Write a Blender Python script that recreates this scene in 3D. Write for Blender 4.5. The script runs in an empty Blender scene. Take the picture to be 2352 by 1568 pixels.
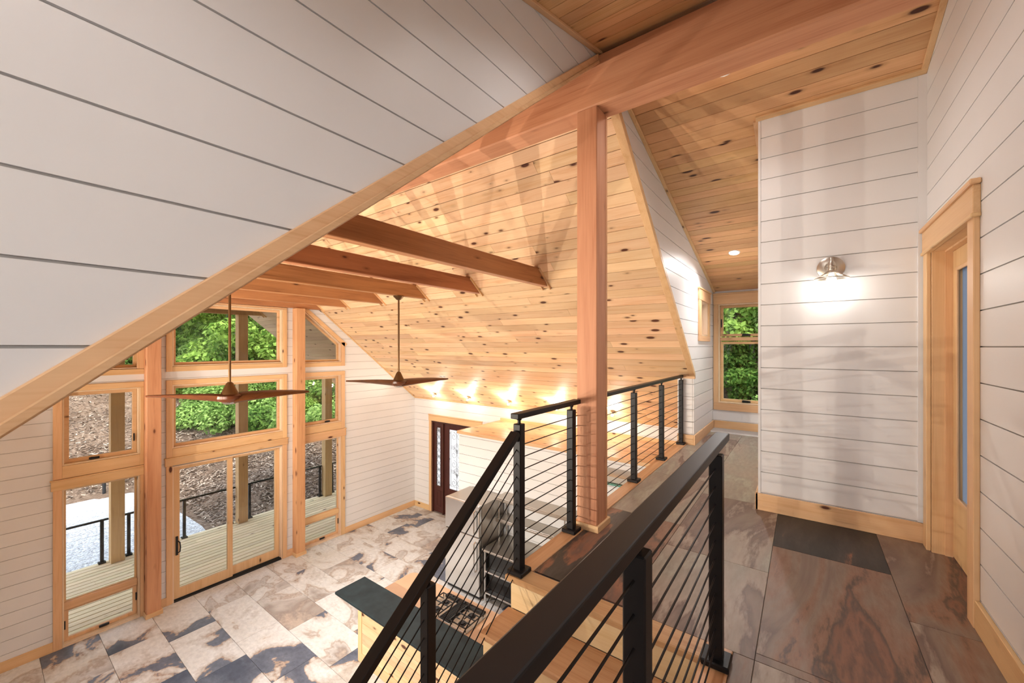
import bpy, bmesh, math, random
from mathutils import Vector, Matrix, noise as mnoise

# ---------------------------------------------------------------- scene, camera, light
SC = bpy.context.scene
C = SC.collection
ZO = 4.34            # eye height above the main floor; geometry below is given relative to the eye
random.seed(7)

cam_d = bpy.data.cameras.new('camera')
cam_d.sensor_fit = 'HORIZONTAL'; cam_d.sensor_width = 36.0
cam_d.lens = 915.0 / 2352.0 * 36.0
cam_d.shift_y = 12.0 / 2352.0
cam_d.clip_start = 0.02; cam_d.clip_end = 400
cam = bpy.data.objects.new('camera', cam_d); C.objects.link(cam)
cam.location = (0, 0, ZO)
cam.rotation_euler = (math.radians(90), 0, math.atan2(672, 915) - math.radians(90))
SC.camera = cam

SC.view_settings.view_transform = 'Standard'
SC.view_settings.look = 'None'
SC.view_settings.gamma = 1.0
SC.view_settings.use_curve_mapping = False
SC.view_settings.exposure = 0.86

world = bpy.data.worlds.new('world'); SC.world = world
world.use_nodes = True
wn = world.node_tree.nodes; wn.clear()
w_out = wn.new('ShaderNodeOutputWorld'); w_bg = wn.new('ShaderNodeBackground')
w_sky = wn.new('ShaderNodeTexSky')
w_sky.sky_type = 'NISHITA'; w_sky.sun_disc = False
w_sky.sun_elevation = math.radians(52); w_sky.sun_rotation = math.radians(210)
w_sky.air_density = 1.0; w_sky.dust_density = 3.0; w_sky.ozone_density = 1.0
w_mix = wn.new('ShaderNodeMix'); w_mix.data_type = 'RGBA'
w_mix.inputs[0].default_value = 0.45          # thin bright overcast over the blue
w_mix.inputs[7].default_value = (5.6, 5.9, 6.2, 1)
world.node_tree.links.new(w_sky.outputs[0], w_mix.inputs[6])
world.node_tree.links.new(w_mix.outputs[2], w_bg.inputs[0])
w_bg.inputs[1].default_value = 0.40
world.node_tree.links.new(w_bg.outputs[0], w_out.inputs[0])

sun_d = bpy.data.lights.new('sun', 'SUN'); sun_d.energy = 1.5; sun_d.angle = math.radians(8)
sun_d.color = (1.0, 0.95, 0.86)
sun = bpy.data.objects.new('sun', sun_d); C.objects.link(sun)
sun.location = (0, 30, 40)
sun.rotation_euler = (math.radians(40), 0, math.radians(24))

SC.cycles.max_bounces = 5; SC.cycles.diffuse_bounces = 3; SC.cycles.glossy_bounces = 2
SC.cycles.transmission_bounces = 4; SC.cycles.transparent_max_bounces = 8
SC.cycles.use_adaptive_sampling = True; SC.cycles.adaptive_threshold = 0.13
SC.cycles.sample_clamp_indirect = 6.0
SC.cycles.caustics_reflective = False; SC.cycles.caustics_refractive = False

WARM = (1.0, 0.90, 0.77)
WARM2 = (1.0, 0.96, 0.90)
SOFT = (1.0, 0.98, 0.97)

# ---------------------------------------------------------------- materials
def mat(name):
    m = bpy.data.materials.new(name); m.use_nodes = True
    nt = m.node_tree; nt.nodes.clear()
    o = nt.nodes.new('ShaderNodeOutputMaterial'); b = nt.nodes.new('ShaderNodeBsdfPrincipled')
    nt.links.new(b.outputs[0], o.inputs[0])
    return m, nt, b, o
def N(nt, t, **kw):
    n = nt.nodes.new(t)
    for k, v in kw.items():
        if k.startswith('i_'): n.inputs[k[2:].replace('_', ' ')].default_value = v
        else: setattr(n, k, v)
    return n
def ramp(nt, stops, interp='LINEAR'):
    r = nt.nodes.new('ShaderNodeValToRGB'); r.color_ramp.interpolation = interp
    el = r.color_ramp.elements
    while len(el) > 1: el.remove(el[-1])
    el[0].position = stops[0][0]; el[0].color = (*stops[0][1], 1)
    for p, c in stops[1:]:
        e = el.new(p); e.color = (*c, 1)
    return r
def plain(name, col, rough=0.5, metal=0.0, spec=0.5, noise=0.0, nscale=8.0):
    m, nt, b, o = mat(name)
    b.inputs['Base Color'].default_value = (*col, 1)
    b.inputs['Roughness'].default_value = rough; b.inputs['Metallic'].default_value = metal
    b.inputs['Specular IOR Level'].default_value = spec
    if noise:
        g = N(nt, 'ShaderNodeNewGeometry'); t = N(nt, 'ShaderNodeTexNoise'); t.inputs['Scale'].default_value = nscale
        t.inputs['Detail'].default_value = 5
        nt.links.new(g.outputs['Position'], t.inputs['Vector'])
        r = ramp(nt, [(0.3, tuple(max(0, c * (1 - noise)) for c in col)), (0.7, tuple(min(1, c * (1 + noise)) for c in col))])
        nt.links.new(t.outputs[0], r.inputs[0]); nt.links.new(r.outputs[0], b.inputs['Base Color'])
    return m
def wood(name, light, dark, axis='Y', knots=0.6, rough=0.45, grain=1.0, var=0.22, streak=None, kn=(0.10, 0.035, 0.015), spec=0.35):
    """solid wood: grain runs along the world axis given; every board gets its own offset and tone"""
    m, nt, b, o = mat(name); L = nt.links.new
    g = N(nt, 'ShaderNodeNewGeometry'); oi = N(nt, 'ShaderNodeObjectInfo')
    off = N(nt, 'ShaderNodeVectorMath', operation='SCALE'); off.inputs[0].default_value = (17.3, 41.7, 29.1)
    L(oi.outputs['Random'], off.inputs['Scale'])
    add = N(nt, 'ShaderNodeVectorMath', operation='ADD'); L(g.outputs['Position'], add.inputs[0]); L(off.outputs[0], add.inputs[1])
    def scaled(al, ac):
        s = N(nt, 'ShaderNodeVectorMath', operation='MULTIPLY')
        v = [ac, ac, ac]; v['XYZ'.index(axis)] = al; s.inputs[1].default_value = v
        L(add.outputs[0], s.inputs[0]); return s
    # growth rings as a stretched, distorted noise
    s1 = scaled(0.9, 13.0 * grain)
    n1 = N(nt, 'ShaderNodeTexNoise'); n1.inputs['Scale'].default_value = 1.0; n1.inputs['Detail'].default_value = 3; n1.inputs['Distortion'].default_value = 0.8
    L(s1.outputs[0], n1.inputs['Vector'])
    s2 = scaled(3.0, 140.0)
    n2 = N(nt, 'ShaderNodeTexNoise'); n2.inputs['Scale'].default_value = 1.0; n2.inputs['Detail'].default_value = 2
    L(s2.outputs[0], n2.inputs['Vector'])
    mx = N(nt, 'ShaderNodeMath', operation='MULTIPLY_ADD'); mx.inputs[1].default_value = 0.35
    L(n2.outputs[0], mx.inputs[0])
    sc = N(nt, 'ShaderNodeMath', operation='MULTIPLY'); sc.inputs[1].default_value = 0.65
    L(n1.outputs[0], sc.inputs[0]); L(sc.outputs[0], mx.inputs[2])
    r = ramp(nt, [(0.30, dark), (0.47, tuple(d * 0.35 + l * 0.65 for d, l in zip(dark, light))), (0.68, light)])
    L(mx.outputs[0], r.inputs[0])
    col = r.outputs[0]
    # knots
    if knots:
        s3 = scaled(3.9, 9.5)
        v = N(nt, 'ShaderNodeTexVoronoi'); v.inputs['Scale'].default_value = 1.0; L(s3.outputs[0], v.inputs['Vector'])
        sep = N(nt, 'ShaderNodeSeparateColor'); L(v.outputs['Color'], sep.inputs[0])
        thr = N(nt, 'ShaderNodeMapRange'); thr.inputs['From Min'].default_value = 1 - knots; thr.inputs['From Max'].default_value = 1.0
        thr.inputs['To Min'].default_value = 0.0; thr.inputs['To Max'].default_value = 0.23; L(sep.outputs[0], thr.inputs[0])
        sub = N(nt, 'ShaderNodeMath', operation='SUBTRACT'); L(thr.outputs[0], sub.inputs[0]); L(v.outputs['Distance'], sub.inputs[1])
        k = N(nt, 'ShaderNodeMapRange'); k.inputs['From Min'].default_value = -0.03; k.inputs['From Max'].default_value = 0.05
        L(sub.outputs[0], k.inputs[0])
        halo = N(nt, 'ShaderNodeMapRange'); halo.inputs['From Min'].default_value = -0.16; halo.inputs['From Max'].default_value = 0.0
        halo.inputs['To Max'].default_value = 0.40; L(sub.outputs[0], halo.inputs[0])
        gate = N(nt, 'ShaderNodeMath', operation='GREATER_THAN'); gate.inputs[1].default_value = 1 - knots; L(sep.outputs[0], gate.inputs[0])
        hg = N(nt, 'ShaderNodeMath', operation='MULTIPLY'); L(halo.outputs[0], hg.inputs[0]); L(gate.outputs[0], hg.inputs[1])
        kg = N(nt, 'ShaderNodeMath', operation='MULTIPLY'); L(k.outputs[0], kg.inputs[0]); L(gate.outputs[0], kg.inputs[1])
        m1 = N(nt, 'ShaderNodeMix', data_type='RGBA'); L(hg.outputs[0], m1.inputs[0]); L(col, m1.inputs[6]); m1.inputs[7].default_value = (*tuple(c * 0.55 for c in dark), 1)
        m2 = N(nt, 'ShaderNodeMix', data_type='RGBA'); L(kg.outputs[0], m2.inputs[0]); L(m1.outputs[2], m2.inputs[6]); m2.inputs[7].default_value = (*kn, 1)
        col = m2.outputs[2]
    if streak:
        s4 = scaled(0.7, 4.0)
        n4 = N(nt, 'ShaderNodeTexNoise'); n4.inputs['Scale'].default_value = 1.0; n4.inputs['Detail'].default_value = 4; L(s4.outputs[0], n4.inputs['Vector'])
        rr = N(nt, 'ShaderNodeMapRange'); rr.inputs['From Min'].default_value = 0.52; rr.inputs['From Max'].default_value = 0.75; rr.inputs['To Max'].default_value = 0.6
        L(n4.outputs[0], rr.inputs[0])
        m3 = N(nt, 'ShaderNodeMix', data_type='RGBA'); L(rr.outputs[0], m3.inputs[0]); L(col, m3.inputs[6]); m3.inputs[7].default_value = (*streak, 1)
        col = m3.outputs[2]
    # tone of the single board
    hsv = N(nt, 'ShaderNodeHueSaturation')
    mr = N(nt, 'ShaderNodeMapRange'); mr.inputs['To Min'].default_value = 1 - var * 0.6; mr.inputs['To Max'].default_value = 1 + var * 0.4
    L(oi.outputs['Random'], mr.inputs[0]); L(mr.outputs[0], hsv.inputs['Value'])
    r7 = N(nt, 'ShaderNodeMath', operation='MULTIPLY'); r7.inputs[1].default_value = 7.31; L(oi.outputs['Random'], r7.inputs[0])
    fr = N(nt, 'ShaderNodeMath', operation='FRACT'); L(r7.outputs[0], fr.inputs[0])
    mh = N(nt, 'ShaderNodeMapRange'); mh.inputs['To Min'].default_value = 0.487; mh.inputs['To Max'].default_value = 0.501
    L(fr.outputs[0], mh.inputs[0]); L(mh.outputs[0], hsv.inputs['Hue'])
    L(col, hsv.inputs['Color']); L(hsv.outputs[0], b.inputs['Base Color'])
    b.inputs['Roughness'].default_value = rough; b.inputs['Specular IOR Level'].default_value = spec
    return m
def stone(name, stops, axis='Y', rough=0.42, tilt=0.0):
    """layered slate-look porcelain; the object colour picks each tile's cut of the pattern (r: tone, g, b: place)"""
    m, nt, b, o = mat(name); L = nt.links.new
    g = N(nt, 'ShaderNodeNewGeometry'); oi = N(nt, 'ShaderNodeObjectInfo')
    sp = N(nt, 'ShaderNodeSeparateColor'); L(oi.outputs['Color'], sp.inputs[0])
    cmb = N(nt, 'ShaderNodeCombineXYZ'); L(sp.outputs[1], cmb.inputs[0]); L(sp.outputs[2], cmb.inputs[1])
    off = N(nt, 'ShaderNodeVectorMath', operation='SCALE'); off.inputs['Scale'].default_value = 90.0; L(cmb.outputs[0], off.inputs[0])
    add = N(nt, 'ShaderNodeVectorMath', operation='ADD'); L(g.outputs['Position'], add.inputs[0]); L(off.outputs[0], add.inputs[1])
    st_ = N(nt, 'ShaderNodeVectorMath', operation='MULTIPLY'); st_.inputs[1].default_value = (0.48, 1.9, 1) if axis == 'X' else (1.25, 0.85, 1)
    L(add.outputs[0], st_.inputs[0])
    n1 = N(nt, 'ShaderNodeTexNoise'); n1.inputs['Scale'].default_value = 1.05; n1.inputs['Detail'].default_value = 6; n1.inputs['Roughness'].default_value = 0.5; n1.inputs['Distortion'].default_value = 1.5
    L(st_.outputs[0], n1.inputs['Vector'])
    n2 = N(nt, 'ShaderNodeTexNoise'); n2.inputs['Scale'].default_value = 16; n2.inputs['Detail'].default_value = 4; n2.inputs['Roughness'].default_value = 0.65
    L(st_.outputs[0], n2.inputs['Vector'])
    rnd = N(nt, 'ShaderNodeMath', operation='SUBTRACT'); rnd.inputs[1].default_value = 0.5; L(sp.outputs[0], rnd.inputs[0])
    s = N(nt, 'ShaderNodeMath', operation='ADD'); L(n1.outputs[0], s.inputs[0]); L(rnd.outputs[0], s.inputs[1])
    # the layers of the stone run across the tile, so its ends differ
    tc = N(nt, 'ShaderNodeTexCoord'); so = N(nt, 'ShaderNodeSeparateXYZ'); L(tc.outputs['Object'], so.inputs[0])
    gl = N(nt, 'ShaderNodeMath', operation='SUBTRACT'); gl.inputs[1].default_value = 0.5; L(sp.outputs[2], gl.inputs[0])
    gm = N(nt, 'ShaderNodeMath', operation='MULTIPLY'); L(gl.outputs[0], gm.inputs[0]); L(so.outputs[axis], gm.inputs[1])
    gk = N(nt, 'ShaderNodeMath', operation='MULTIPLY_ADD'); gk.inputs[1].default_value = tilt; L(gm.outputs[0], gk.inputs[0]); L(s.outputs[0], gk.inputs[2])
    s2 = N(nt, 'ShaderNodeMath', operation='MULTIPLY_ADD'); s2.inputs[1].default_value = 0.10; L(n2.outputs[0], s2.inputs[0]); L(gk.outputs[0], s2.inputs[2])
    r = ramp(nt, stops); L(s2.outputs[0], r.inputs[0])
    mot = N(nt, 'ShaderNodeMapRange'); mot.inputs['From Min'].default_value = 0.3; mot.inputs['From Max'].default_value = 0.7; mot.inputs['To Min'].default_value = 0.84; mot.inputs['To Max'].default_value = 1.12
    L(n2.outputs[0], mot.inputs[0])
    mm = N(nt, 'ShaderNodeVectorMath', operation='SCALE'); L(r.outputs[0], mm.inputs[0]); L(mot.outputs[0], mm.inputs['Scale'])
    L(mm.outputs[0], b.inputs['Base Color']); b.inputs['Roughness'].default_value = rough; b.inputs['Specular IOR Level'].default_value = 0.3
    bp = N(nt, 'ShaderNodeBump'); bp.inputs['Strength'].default_value = 0.12; bp.inputs['Distance'].default_value = 0.01
    L(n2.outputs[0], bp.inputs['Height']); L(bp.outputs[0], b.inputs['Normal'])
    return m
def emit(name, col, strength):
    m = bpy.data.materials.new(name); m.use_nodes = True; nt = m.node_tree; nt.nodes.clear()
    o = nt.nodes.new('ShaderNodeOutputMaterial'); e = nt.nodes.new('ShaderNodeEmission')
    e.inputs[0].default_value = (*col, 1); e.inputs[1].default_value = strength
    nt.links.new(e.outputs[0], o.inputs[0]); return m
def glass(name, tint=(0.97, 0.985, 0.98), gloss=0.07):
    m = bpy.data.materials.new(name); m.use_nodes = True; nt = m.node_tree; nt.nodes.clear()
    o = nt.nodes.new('ShaderNodeOutputMaterial'); t = nt.nodes.new('ShaderNodeBsdfTransparent'); t.inputs[0].default_value = (*tint, 1)
    gl = nt.nodes.new('ShaderNodeBsdfGlossy'); gl.inputs['Roughness'].default_value = 0.02
    mx = nt.nodes.new('ShaderNodeMixShader'); fr = nt.nodes.new('ShaderNodeFresnel'); fr.inputs[0].default_value = 1.4
    mu = nt.nodes.new('ShaderNodeMath'); mu.operation = 'MULTIPLY'; mu.inputs[1].default_value = gloss * 10
    nt.links.new(fr.outputs[0], mu.inputs[0]); nt.links.new(mu.outputs[0], mx.inputs[0])
    nt.links.new(t.outputs[0], mx.inputs[1]); nt.links.new(gl.outputs[0], mx.inputs[2]); nt.links.new(mx.outputs[0], o.inputs[0])
    return m
def frosted(name, col):
    m = bpy.data.materials.new(name); m.use_nodes = True; nt = m.node_tree; nt.nodes.clear()
    o = nt.nodes.new('ShaderNodeOutputMaterial'); t = nt.nodes.new('ShaderNodeBsdfTranslucent'); t.inputs[0].default_value = (*col, 1)
    d = nt.nodes.new('ShaderNodeBsdfDiffuse'); d.inputs[0].default_value = (*col, 1)
    mx = nt.nodes.new('ShaderNodeMixShader'); mx.inputs[0].default_value = 0.12
    nt.links.new(t.outputs[0], mx.inputs[1]); nt.links.new(d.outputs[0], mx.inputs[2]); nt.links.new(mx.outputs[0], o.inputs[0])
    return m
def foliage(name, a, b_, trans=0.45):
    m = bpy.data.materials.new(name); m.use_nodes = True; nt = m.node_tree; nt.nodes.clear(); L = nt.links.new
    o = nt.nodes.new('ShaderNodeOutputMaterial')
    g = nt.nodes.new('ShaderNodeNewGeometry'); t = nt.nodes.new('ShaderNodeTexNoise'); t.inputs['Scale'].default_value = 1.3; t.inputs['Detail'].default_value = 4
    L(g.outputs['Position'], t.inputs['Vector'])
    isl = nt.nodes.new('ShaderNodeMath'); isl.operation = 'MULTIPLY_ADD'; isl.inputs[1].default_value = 0.5
    L(g.outputs['Random Per Island'], isl.inputs[0])
    h = nt.nodes.new('ShaderNodeMath'); h.operation = 'MULTIPLY'; h.inputs[1].default_value = 0.5; L(t.outputs[0], h.inputs[0]); L(h.outputs[0], isl.inputs[2])
    r = ramp(nt, [(0.2, a), (0.75, b_)]); L(isl.outputs[0], r.inputs[0])
    d = nt.nodes.new('ShaderNodeBsdfDiffuse'); tr = nt.nodes.new('ShaderNodeBsdfTranslucent')
    L(r.outputs[0], d.inputs[0]); L(r.outputs[0], tr.inputs[0])
    mx = nt.nodes.new('ShaderNodeMixShader'); mx.inputs[0].default_value = trans
    L(d.outputs[0], mx.inputs[1]); L(tr.outputs[0], mx.inputs[2]); L(mx.outputs[0], o.inputs[0])
    return m

PAINT = plain('white paint', (0.79, 0.77, 0.765), 0.42, noise=0.02, nscale=2.0)
PAINT_BACK = plain('painted groove', (0.46, 0.43, 0.41), 0.8)
GROOVE = plain('wood groove', (0.16, 0.075, 0.03), 0.9)
PINE = {a: wood('knotty pine ' + a, (0.88, 0.645, 0.385), (0.72, 0.425, 0.195), a, knots=0.70, var=0.30, kn=(0.10, 0.035, 0.015)) for a in 'XYZ'}
TRIM = {a: wood('clear pine trim ' + a, (0.80, 0.545, 0.285), (0.66, 0.395, 0.18), a, knots=0.20, var=0.14) for a in 'XYZ'}
FIR = {a: wood('fir timber ' + a, (0.68, 0.37, 0.185), (0.48, 0.215, 0.09), a, knots=0.30, rough=0.62, var=0.10, kn=(0.16, 0.06, 0.025)) for a in 'XYZ'}
BEAMX = wood('dark fir collar beam', (0.53, 0.255, 0.10), (0.27, 0.11, 0.04), 'X', knots=0.15, rough=0.65, var=0.2, streak=(0.24, 0.10, 0.04))
OAK = {a: wood('red oak ' + a, (0.67, 0.40, 0.20), (0.48, 0.245, 0.10), a, knots=0, rough=0.38, grain=2.2, var=0.2) for a in 'XYZ'}
DECK = wood('treated deck board', (0.92, 0.77, 0.50), (0.72, 0.57, 0.34), 'X', knots=0.12, rough=0.75, var=0.25)
POSTW = wood('treated timber post', (0.64, 0.43, 0.20), (0.47, 0.30, 0.13), 'Z', knots=0.12, rough=0.8, var=0.2)
PORCHW = wood('porch pine board', (0.66, 0.50, 0.33), (0.50, 0.36, 0.22), 'Y', knots=0.32, rough=0.6, var=0.25)
MAHOG = wood('dark mahogany', (0.085, 0.030, 0.020), (0.045, 0.014, 0.010), 'Z', knots=0, rough=0.35, var=0.1)
WALNUT = wood('walnut fan blade', (0.15, 0.052, 0.016), (0.05, 0.016, 0.006), 'X', knots=0, rough=0.3, var=0.1)
TILE = stone('slate look porcelain', [(0.22, (0.075, 0.09, 0.13)), (0.425, (0.15, 0.17, 0.22)), (0.44, (0.40, 0.29, 0.22)), (0.475, (0.54, 0.505, 0.47)),
                                     (0.58, (0.69, 0.69, 0.685)), (0.70, (0.65, 0.64, 0.62)), (0.735, (0.43, 0.36, 0.31)), (0.77, (0.56, 0.54, 0.52)), (0.88, (0.34, 0.29, 0.26)), (0.97, (0.48, 0.40, 0.34))], tilt=0.75)
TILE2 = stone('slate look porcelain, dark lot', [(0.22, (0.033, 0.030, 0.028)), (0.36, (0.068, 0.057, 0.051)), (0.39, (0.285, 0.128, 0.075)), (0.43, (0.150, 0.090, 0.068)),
                                     (0.47, (0.255, 0.128, 0.083)), (0.50, (0.115, 0.080, 0.064)), (0.53, (0.270, 0.150, 0.098)), (0.60, (0.255, 0.188, 0.143)), (0.66, (0.173, 0.112, 0.090)), (0.70, (0.352, 0.277, 0.217)), (0.80, (0.300, 0.255, 0.203)), (0.92, (0.390, 0.375, 0.300))], axis='X')  # same tile as the main floor, darkened for the dimmer loft light
GROUT = plain('grout', (0.25, 0.21, 0.18), 0.9)
BLACK = plain('black powder coat', (0.011, 0.009, 0.009), 0.40, spec=0.22)
BLACKM = plain('matt black', (0.012, 0.012, 0.013), 0.6)
SLATE = plain('dark slate slab', (0.013, 0.021, 0.024), 0.6, spec=0.2, noise=0.35, nscale=7)
TANTOP = plain('tan solid surface', (0.50, 0.31, 0.19), 0.4, noise=0.06, nscale=3)
STEEL = plain('brushed steel', (0.72, 0.72, 0.71), 0.24, 0.95)
STEELD = plain('dull steel', (0.46, 0.42, 0.37), 0.34, 0.9)
NICKEL = plain('brushed nickel', (0.55, 0.50, 0.43), 0.35, 1.0)
BRONZE = plain('oil rubbed bronze', (0.16, 0.085, 0.035), 0.38, 0.8)
CHROME = plain('chrome', (0.8, 0.8, 0.8), 0.08, 1.0)
GLASS = glass('window glass')
FROST = frosted('frosted glass', (0.93, 0.95, 0.97))
FROST2 = frosted('blue grey frosted glass', (0.27, 0.30, 0.345))
OPAL = glass('clear pane', gloss=0.05)
WIREM = plain('black iron', (0.02, 0.02, 0.022), 0.5)
JAMB = wood('light pine jamb', (0.85, 0.68, 0.48), (0.74, 0.53, 0.33), 'Z', knots=0, var=0.1)
BULB = emit('warm bulb', (1.0, 0.88, 0.70), 10.0)
BULB2 = emit('downlight lens', (1.0, 0.93, 0.82), 9.0)
LEAF = [foliage('fresh leaf', (0.055, 0.14, 0.018), (0.42, 0.60, 0.13)),
        foliage('shrub leaf', (0.07, 0.17, 0.025), (0.45, 0.63, 0.19)),
        foliage('deep leaf', (0.03, 0.09, 0.015), (0.24, 0.40, 0.08))]
BARK = plain('grey bark', (0.20, 0.18, 0.16), 0.9, noise=0.3, nscale=9)
# ---------------------------------------------------------------- helpers
WL = {}
def props(o, label=None, cat=None, group=None, kind=None):
    if label: o['label'] = label
    if cat: o['category'] = cat
    if group: o['group'] = group
    if kind: o['kind'] = kind
    return o
def empty(name, loc, label=None, cat=None, group=None, kind=None, parent=None):
    o = bpy.data.objects.new(name, None); o.empty_display_size = 0.1
    w = Vector((loc[0], loc[1], loc[2] + ZO)); C.objects.link(o); WL[o.name] = w
    if parent: o.parent = parent; o.location = w - WL[parent.name]
    else: o.location = w
    return props(o, label, cat, group, kind)
def mobj(name, geo, m, parent=None, bevel=0.0, smooth=False, label=None, cat=None, group=None, kind=None, seg=1):
    vs, fs = geo
    xs = [v[0] for v in vs]; ys = [v[1] for v in vs]; zs = [v[2] for v in vs]
    org = Vector(((min(xs) + max(xs)) / 2, (min(ys) + max(ys)) / 2, min(zs)))
    me = bpy.data.meshes.new(name)
    me.from_pydata([Vector(v) - org for v in vs], [], fs)
    if bevel or smooth:
        bm = bmesh.new(); bm.from_mesh(me)
        bmesh.ops.recalc_face_normals(bm, faces=bm.faces)
        if bevel:
            ed = [e for e in bm.edges if len(e.link_faces) == 2 and e.calc_face_angle(0) > 0.5]
            bmesh.ops.bevel(bm, geom=ed, offset=bevel, segments=seg, affect='EDGES', profile=0.5)
        bm.to_mesh(me); bm.free()
    if smooth:
        for p in me.polygons: p.use_smooth = True
        try: me.set_sharp_from_angle(angle=0.7)
        except Exception: pass
    me.materials.append(m)
    o = bpy.data.objects.new(name, me); C.objects.link(o)
    w = org + Vector((0, 0, ZO)); WL[o.name] = w
    if parent: o.parent = parent; o.location = w - WL[parent.name]
    else: o.location = w
    return props(o, label, cat, group, kind)
def lamp(name, typ, loc, energy, col, size=0.05, parent=None, rot=None, spot=None, blend=0.6, shape=None, sizey=None):
    d = bpy.data.lights.new(name, typ); d.energy = energy; d.color = col
    if typ == 'AREA':
        d.size = size
        if shape: d.shape = shape
        if sizey: d.size_y = sizey
    else: d.shadow_soft_size = size
    if spot: d.spot_size = spot; d.spot_blend = blend
    o = bpy.data.objects.new(name, d); C.objects.link(o)
    w = Vector((loc[0], loc[1], loc[2] + ZO)); WL[o.name] = w
    if parent: o.parent = parent; o.location = w - WL[parent.name]
    else: o.location = w
    if rot: o.rotation_euler = rot
    return o
def join(*gs):
    vs, fs = [], []
    for v, f in gs:
        n = len(vs); vs += list(v); fs += [tuple(i + n for i in q) for q in f]
    return vs, fs
CF = [(0, 3, 2, 1), (4, 5, 6, 7), (0, 1, 5, 4), (1, 2, 6, 5), (2, 3, 7, 6), (3, 0, 4, 7)]
def bx(x0, x1, y0, y1, z0, z1):
    return [(x0, y0, z0), (x1, y0, z0), (x1, y1, z0), (x0, y1, z0), (x0, y0, z1), (x1, y0, z1), (x1, y1, z1), (x0, y1, z1)], list(CF)
def cb(c, s): return bx(c[0] - s[0] / 2, c[0] + s[0] / 2, c[1] - s[1] / 2, c[1] + s[1] / 2, c[2] - s[2] / 2, c[2] + s[2] / 2)
def prism(front, off):
    n = len(front); off = Vector(off)
    vs = [tuple(Vector(p)) for p in front] + [tuple(Vector(p) + off) for p in front]
    fs = [tuple(range(n)), tuple(range(2 * n - 1, n - 1, -1))]
    fs += [(i, i + n, (i + 1) % n + n, (i + 1) % n) for i in range(n)]
    return vs, fs
def ring(po, pi, off):
    n = len(po); off = Vector(off)
    vs = [tuple(p) for p in po] + [tuple(p) for p in pi] + [tuple(Vector(p) + off) for p in po] + [tuple(Vector(p) + off) for p in pi]
    fs = []
    for i in range(n):
        j = (i + 1) % n
        fs += [(i, j, n + j, n + i), (2 * n + i, 3 * n + i, 3 * n + j, 2 * n + j), (i, 2 * n + i, 2 * n + j, j), (n + i, n + j, 3 * n + j, 3 * n + i)]
    return vs, fs
def frame_of(d):
    d = Vector(d).normalized(); u = Vector((0, 0, 1)) if abs(d.z) < 0.9 else Vector((1, 0, 0))
    a = d.cross(u).normalized(); return a, a.cross(d).normalized()
def tube(pts, r, n=8, closed=False):
    pts = [Vector(p) for p in pts]; vs, fs = [], []; k = len(pts)
    rr = r if isinstance(r, (list, tuple)) else [r] * k
    a0 = None
    for i, p in enumerate(pts):
        q0 = pts[i - 1] if (i > 0 or closed) else p; q1 = pts[(i + 1) % k] if (i < k - 1 or closed) else p
        d = (q1 - q0)
        a, b = frame_of(d)
        if a0 is not None:
            dn = d.normalized(); a2 = a0 - dn * a0.dot(dn)
            if a2.length > 1e-6: a = a2.normalized(); b = a.cross(dn)
        a0 = a
        for j in range(n):
            t = 2 * math.pi * j / n
            vs.append(tuple(p + a * (math.cos(t) * rr[i]) + b * (math.sin(t) * rr[i])))
    for i in range(k if closed else k - 1):
        i2 = (i + 1) % k
        for j in range(n):
            fs.append((i * n + j, i * n + (j + 1) % n, i2 * n + (j + 1) % n, i2 * n + j))
    if not closed:
        fs.append(tuple(range(n - 1, -1, -1))); fs.append(tuple((k - 1) * n + j for j in range(n)))
    return vs, fs
def cyl(p0, p1, r, n=12): return tube([p0, p1], r, n)
def lathe(c, prof, n=24, cap=True):
    vs, fs = [], []
    for r, z in prof:
        for j in range(n):
            t = 2 * math.pi * j / n; vs.append((c[0] + r * math.cos(t), c[1] + r * math.sin(t), c[2] + z))
    for i in range(len(prof) - 1):
        for j in range(n):
            fs.append((i * n + j, i * n + (j + 1) % n, (i + 1) * n + (j + 1) % n, (i + 1) * n + j))
    if cap: fs.append(tuple(range(n - 1, -1, -1))); fs.append(tuple((len(prof) - 1) * n + j for j in range(n)))
    return vs, fs
def beam(p0, p1, side, w, h):
    """box from p0 to p1 (axis through the middle of the bottom), side = direction of its width, h upwards of it"""
    p0, p1, side = Vector(p0), Vector(p1), Vector(side).normalized()
    up = (p1 - p0).normalized().cross(side).normalized()
    if up.z < 0: up = -up
    vs = []
    for p in (p0, p1):
        for a, b in ((-1, 0), (1, 0), (1, 1), (-1, 1)): vs.append(tuple(p + side * (a * w / 2) + up * (b * h)))
    return vs, [(0, 3, 2, 1), (4, 5, 6, 7), (0, 1, 5, 4), (1, 2, 6, 5), (2, 3, 7, 6), (3, 0, 4, 7)]

# polygons in the plane (s, t)
def clip(poly, a, b, c):
    """keep the side a*s + b*t <= c"""
    out = []
    for i in range(len(poly)):
        p, q = poly[i], poly[(i + 1) % len(poly)]
        dp, dq = a * p[0] + b * p[1] - c, a * q[0] + b * q[1] - c
        if dp <= 1e-9: out.append(p)
        if (dp < -1e-9 and dq > 1e-9) or (dp > 1e-9 and dq < -1e-9):
            k = dp / (dp - dq); out.append((p[0] + (q[0] - p[0]) * k, p[1] + (q[1] - p[1]) * k))
    res = []
    for p in out:
        if not res or abs(p[0] - res[-1][0]) + abs(p[1] - res[-1][1]) > 1e-6: res.append(p)
    return res
def area(p): return 0.5 * sum(p[i][0] * p[(i + 1) % len(p)][1] - p[(i + 1) % len(p)][0] * p[i][1] for i in range(len(p)))
def ccw(p): return p if area(p) > 0 else p[::-1]
def planes(poly):
    poly = ccw(poly); r = []
    for i in range(len(poly)):
        (x0, y0), (x1, y1) = poly[i], poly[(i + 1) % len(poly)]
        a, b = y1 - y0, -(x1 - x0); r.append((a, b, a * x0 + b * y0))
    return r
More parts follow.
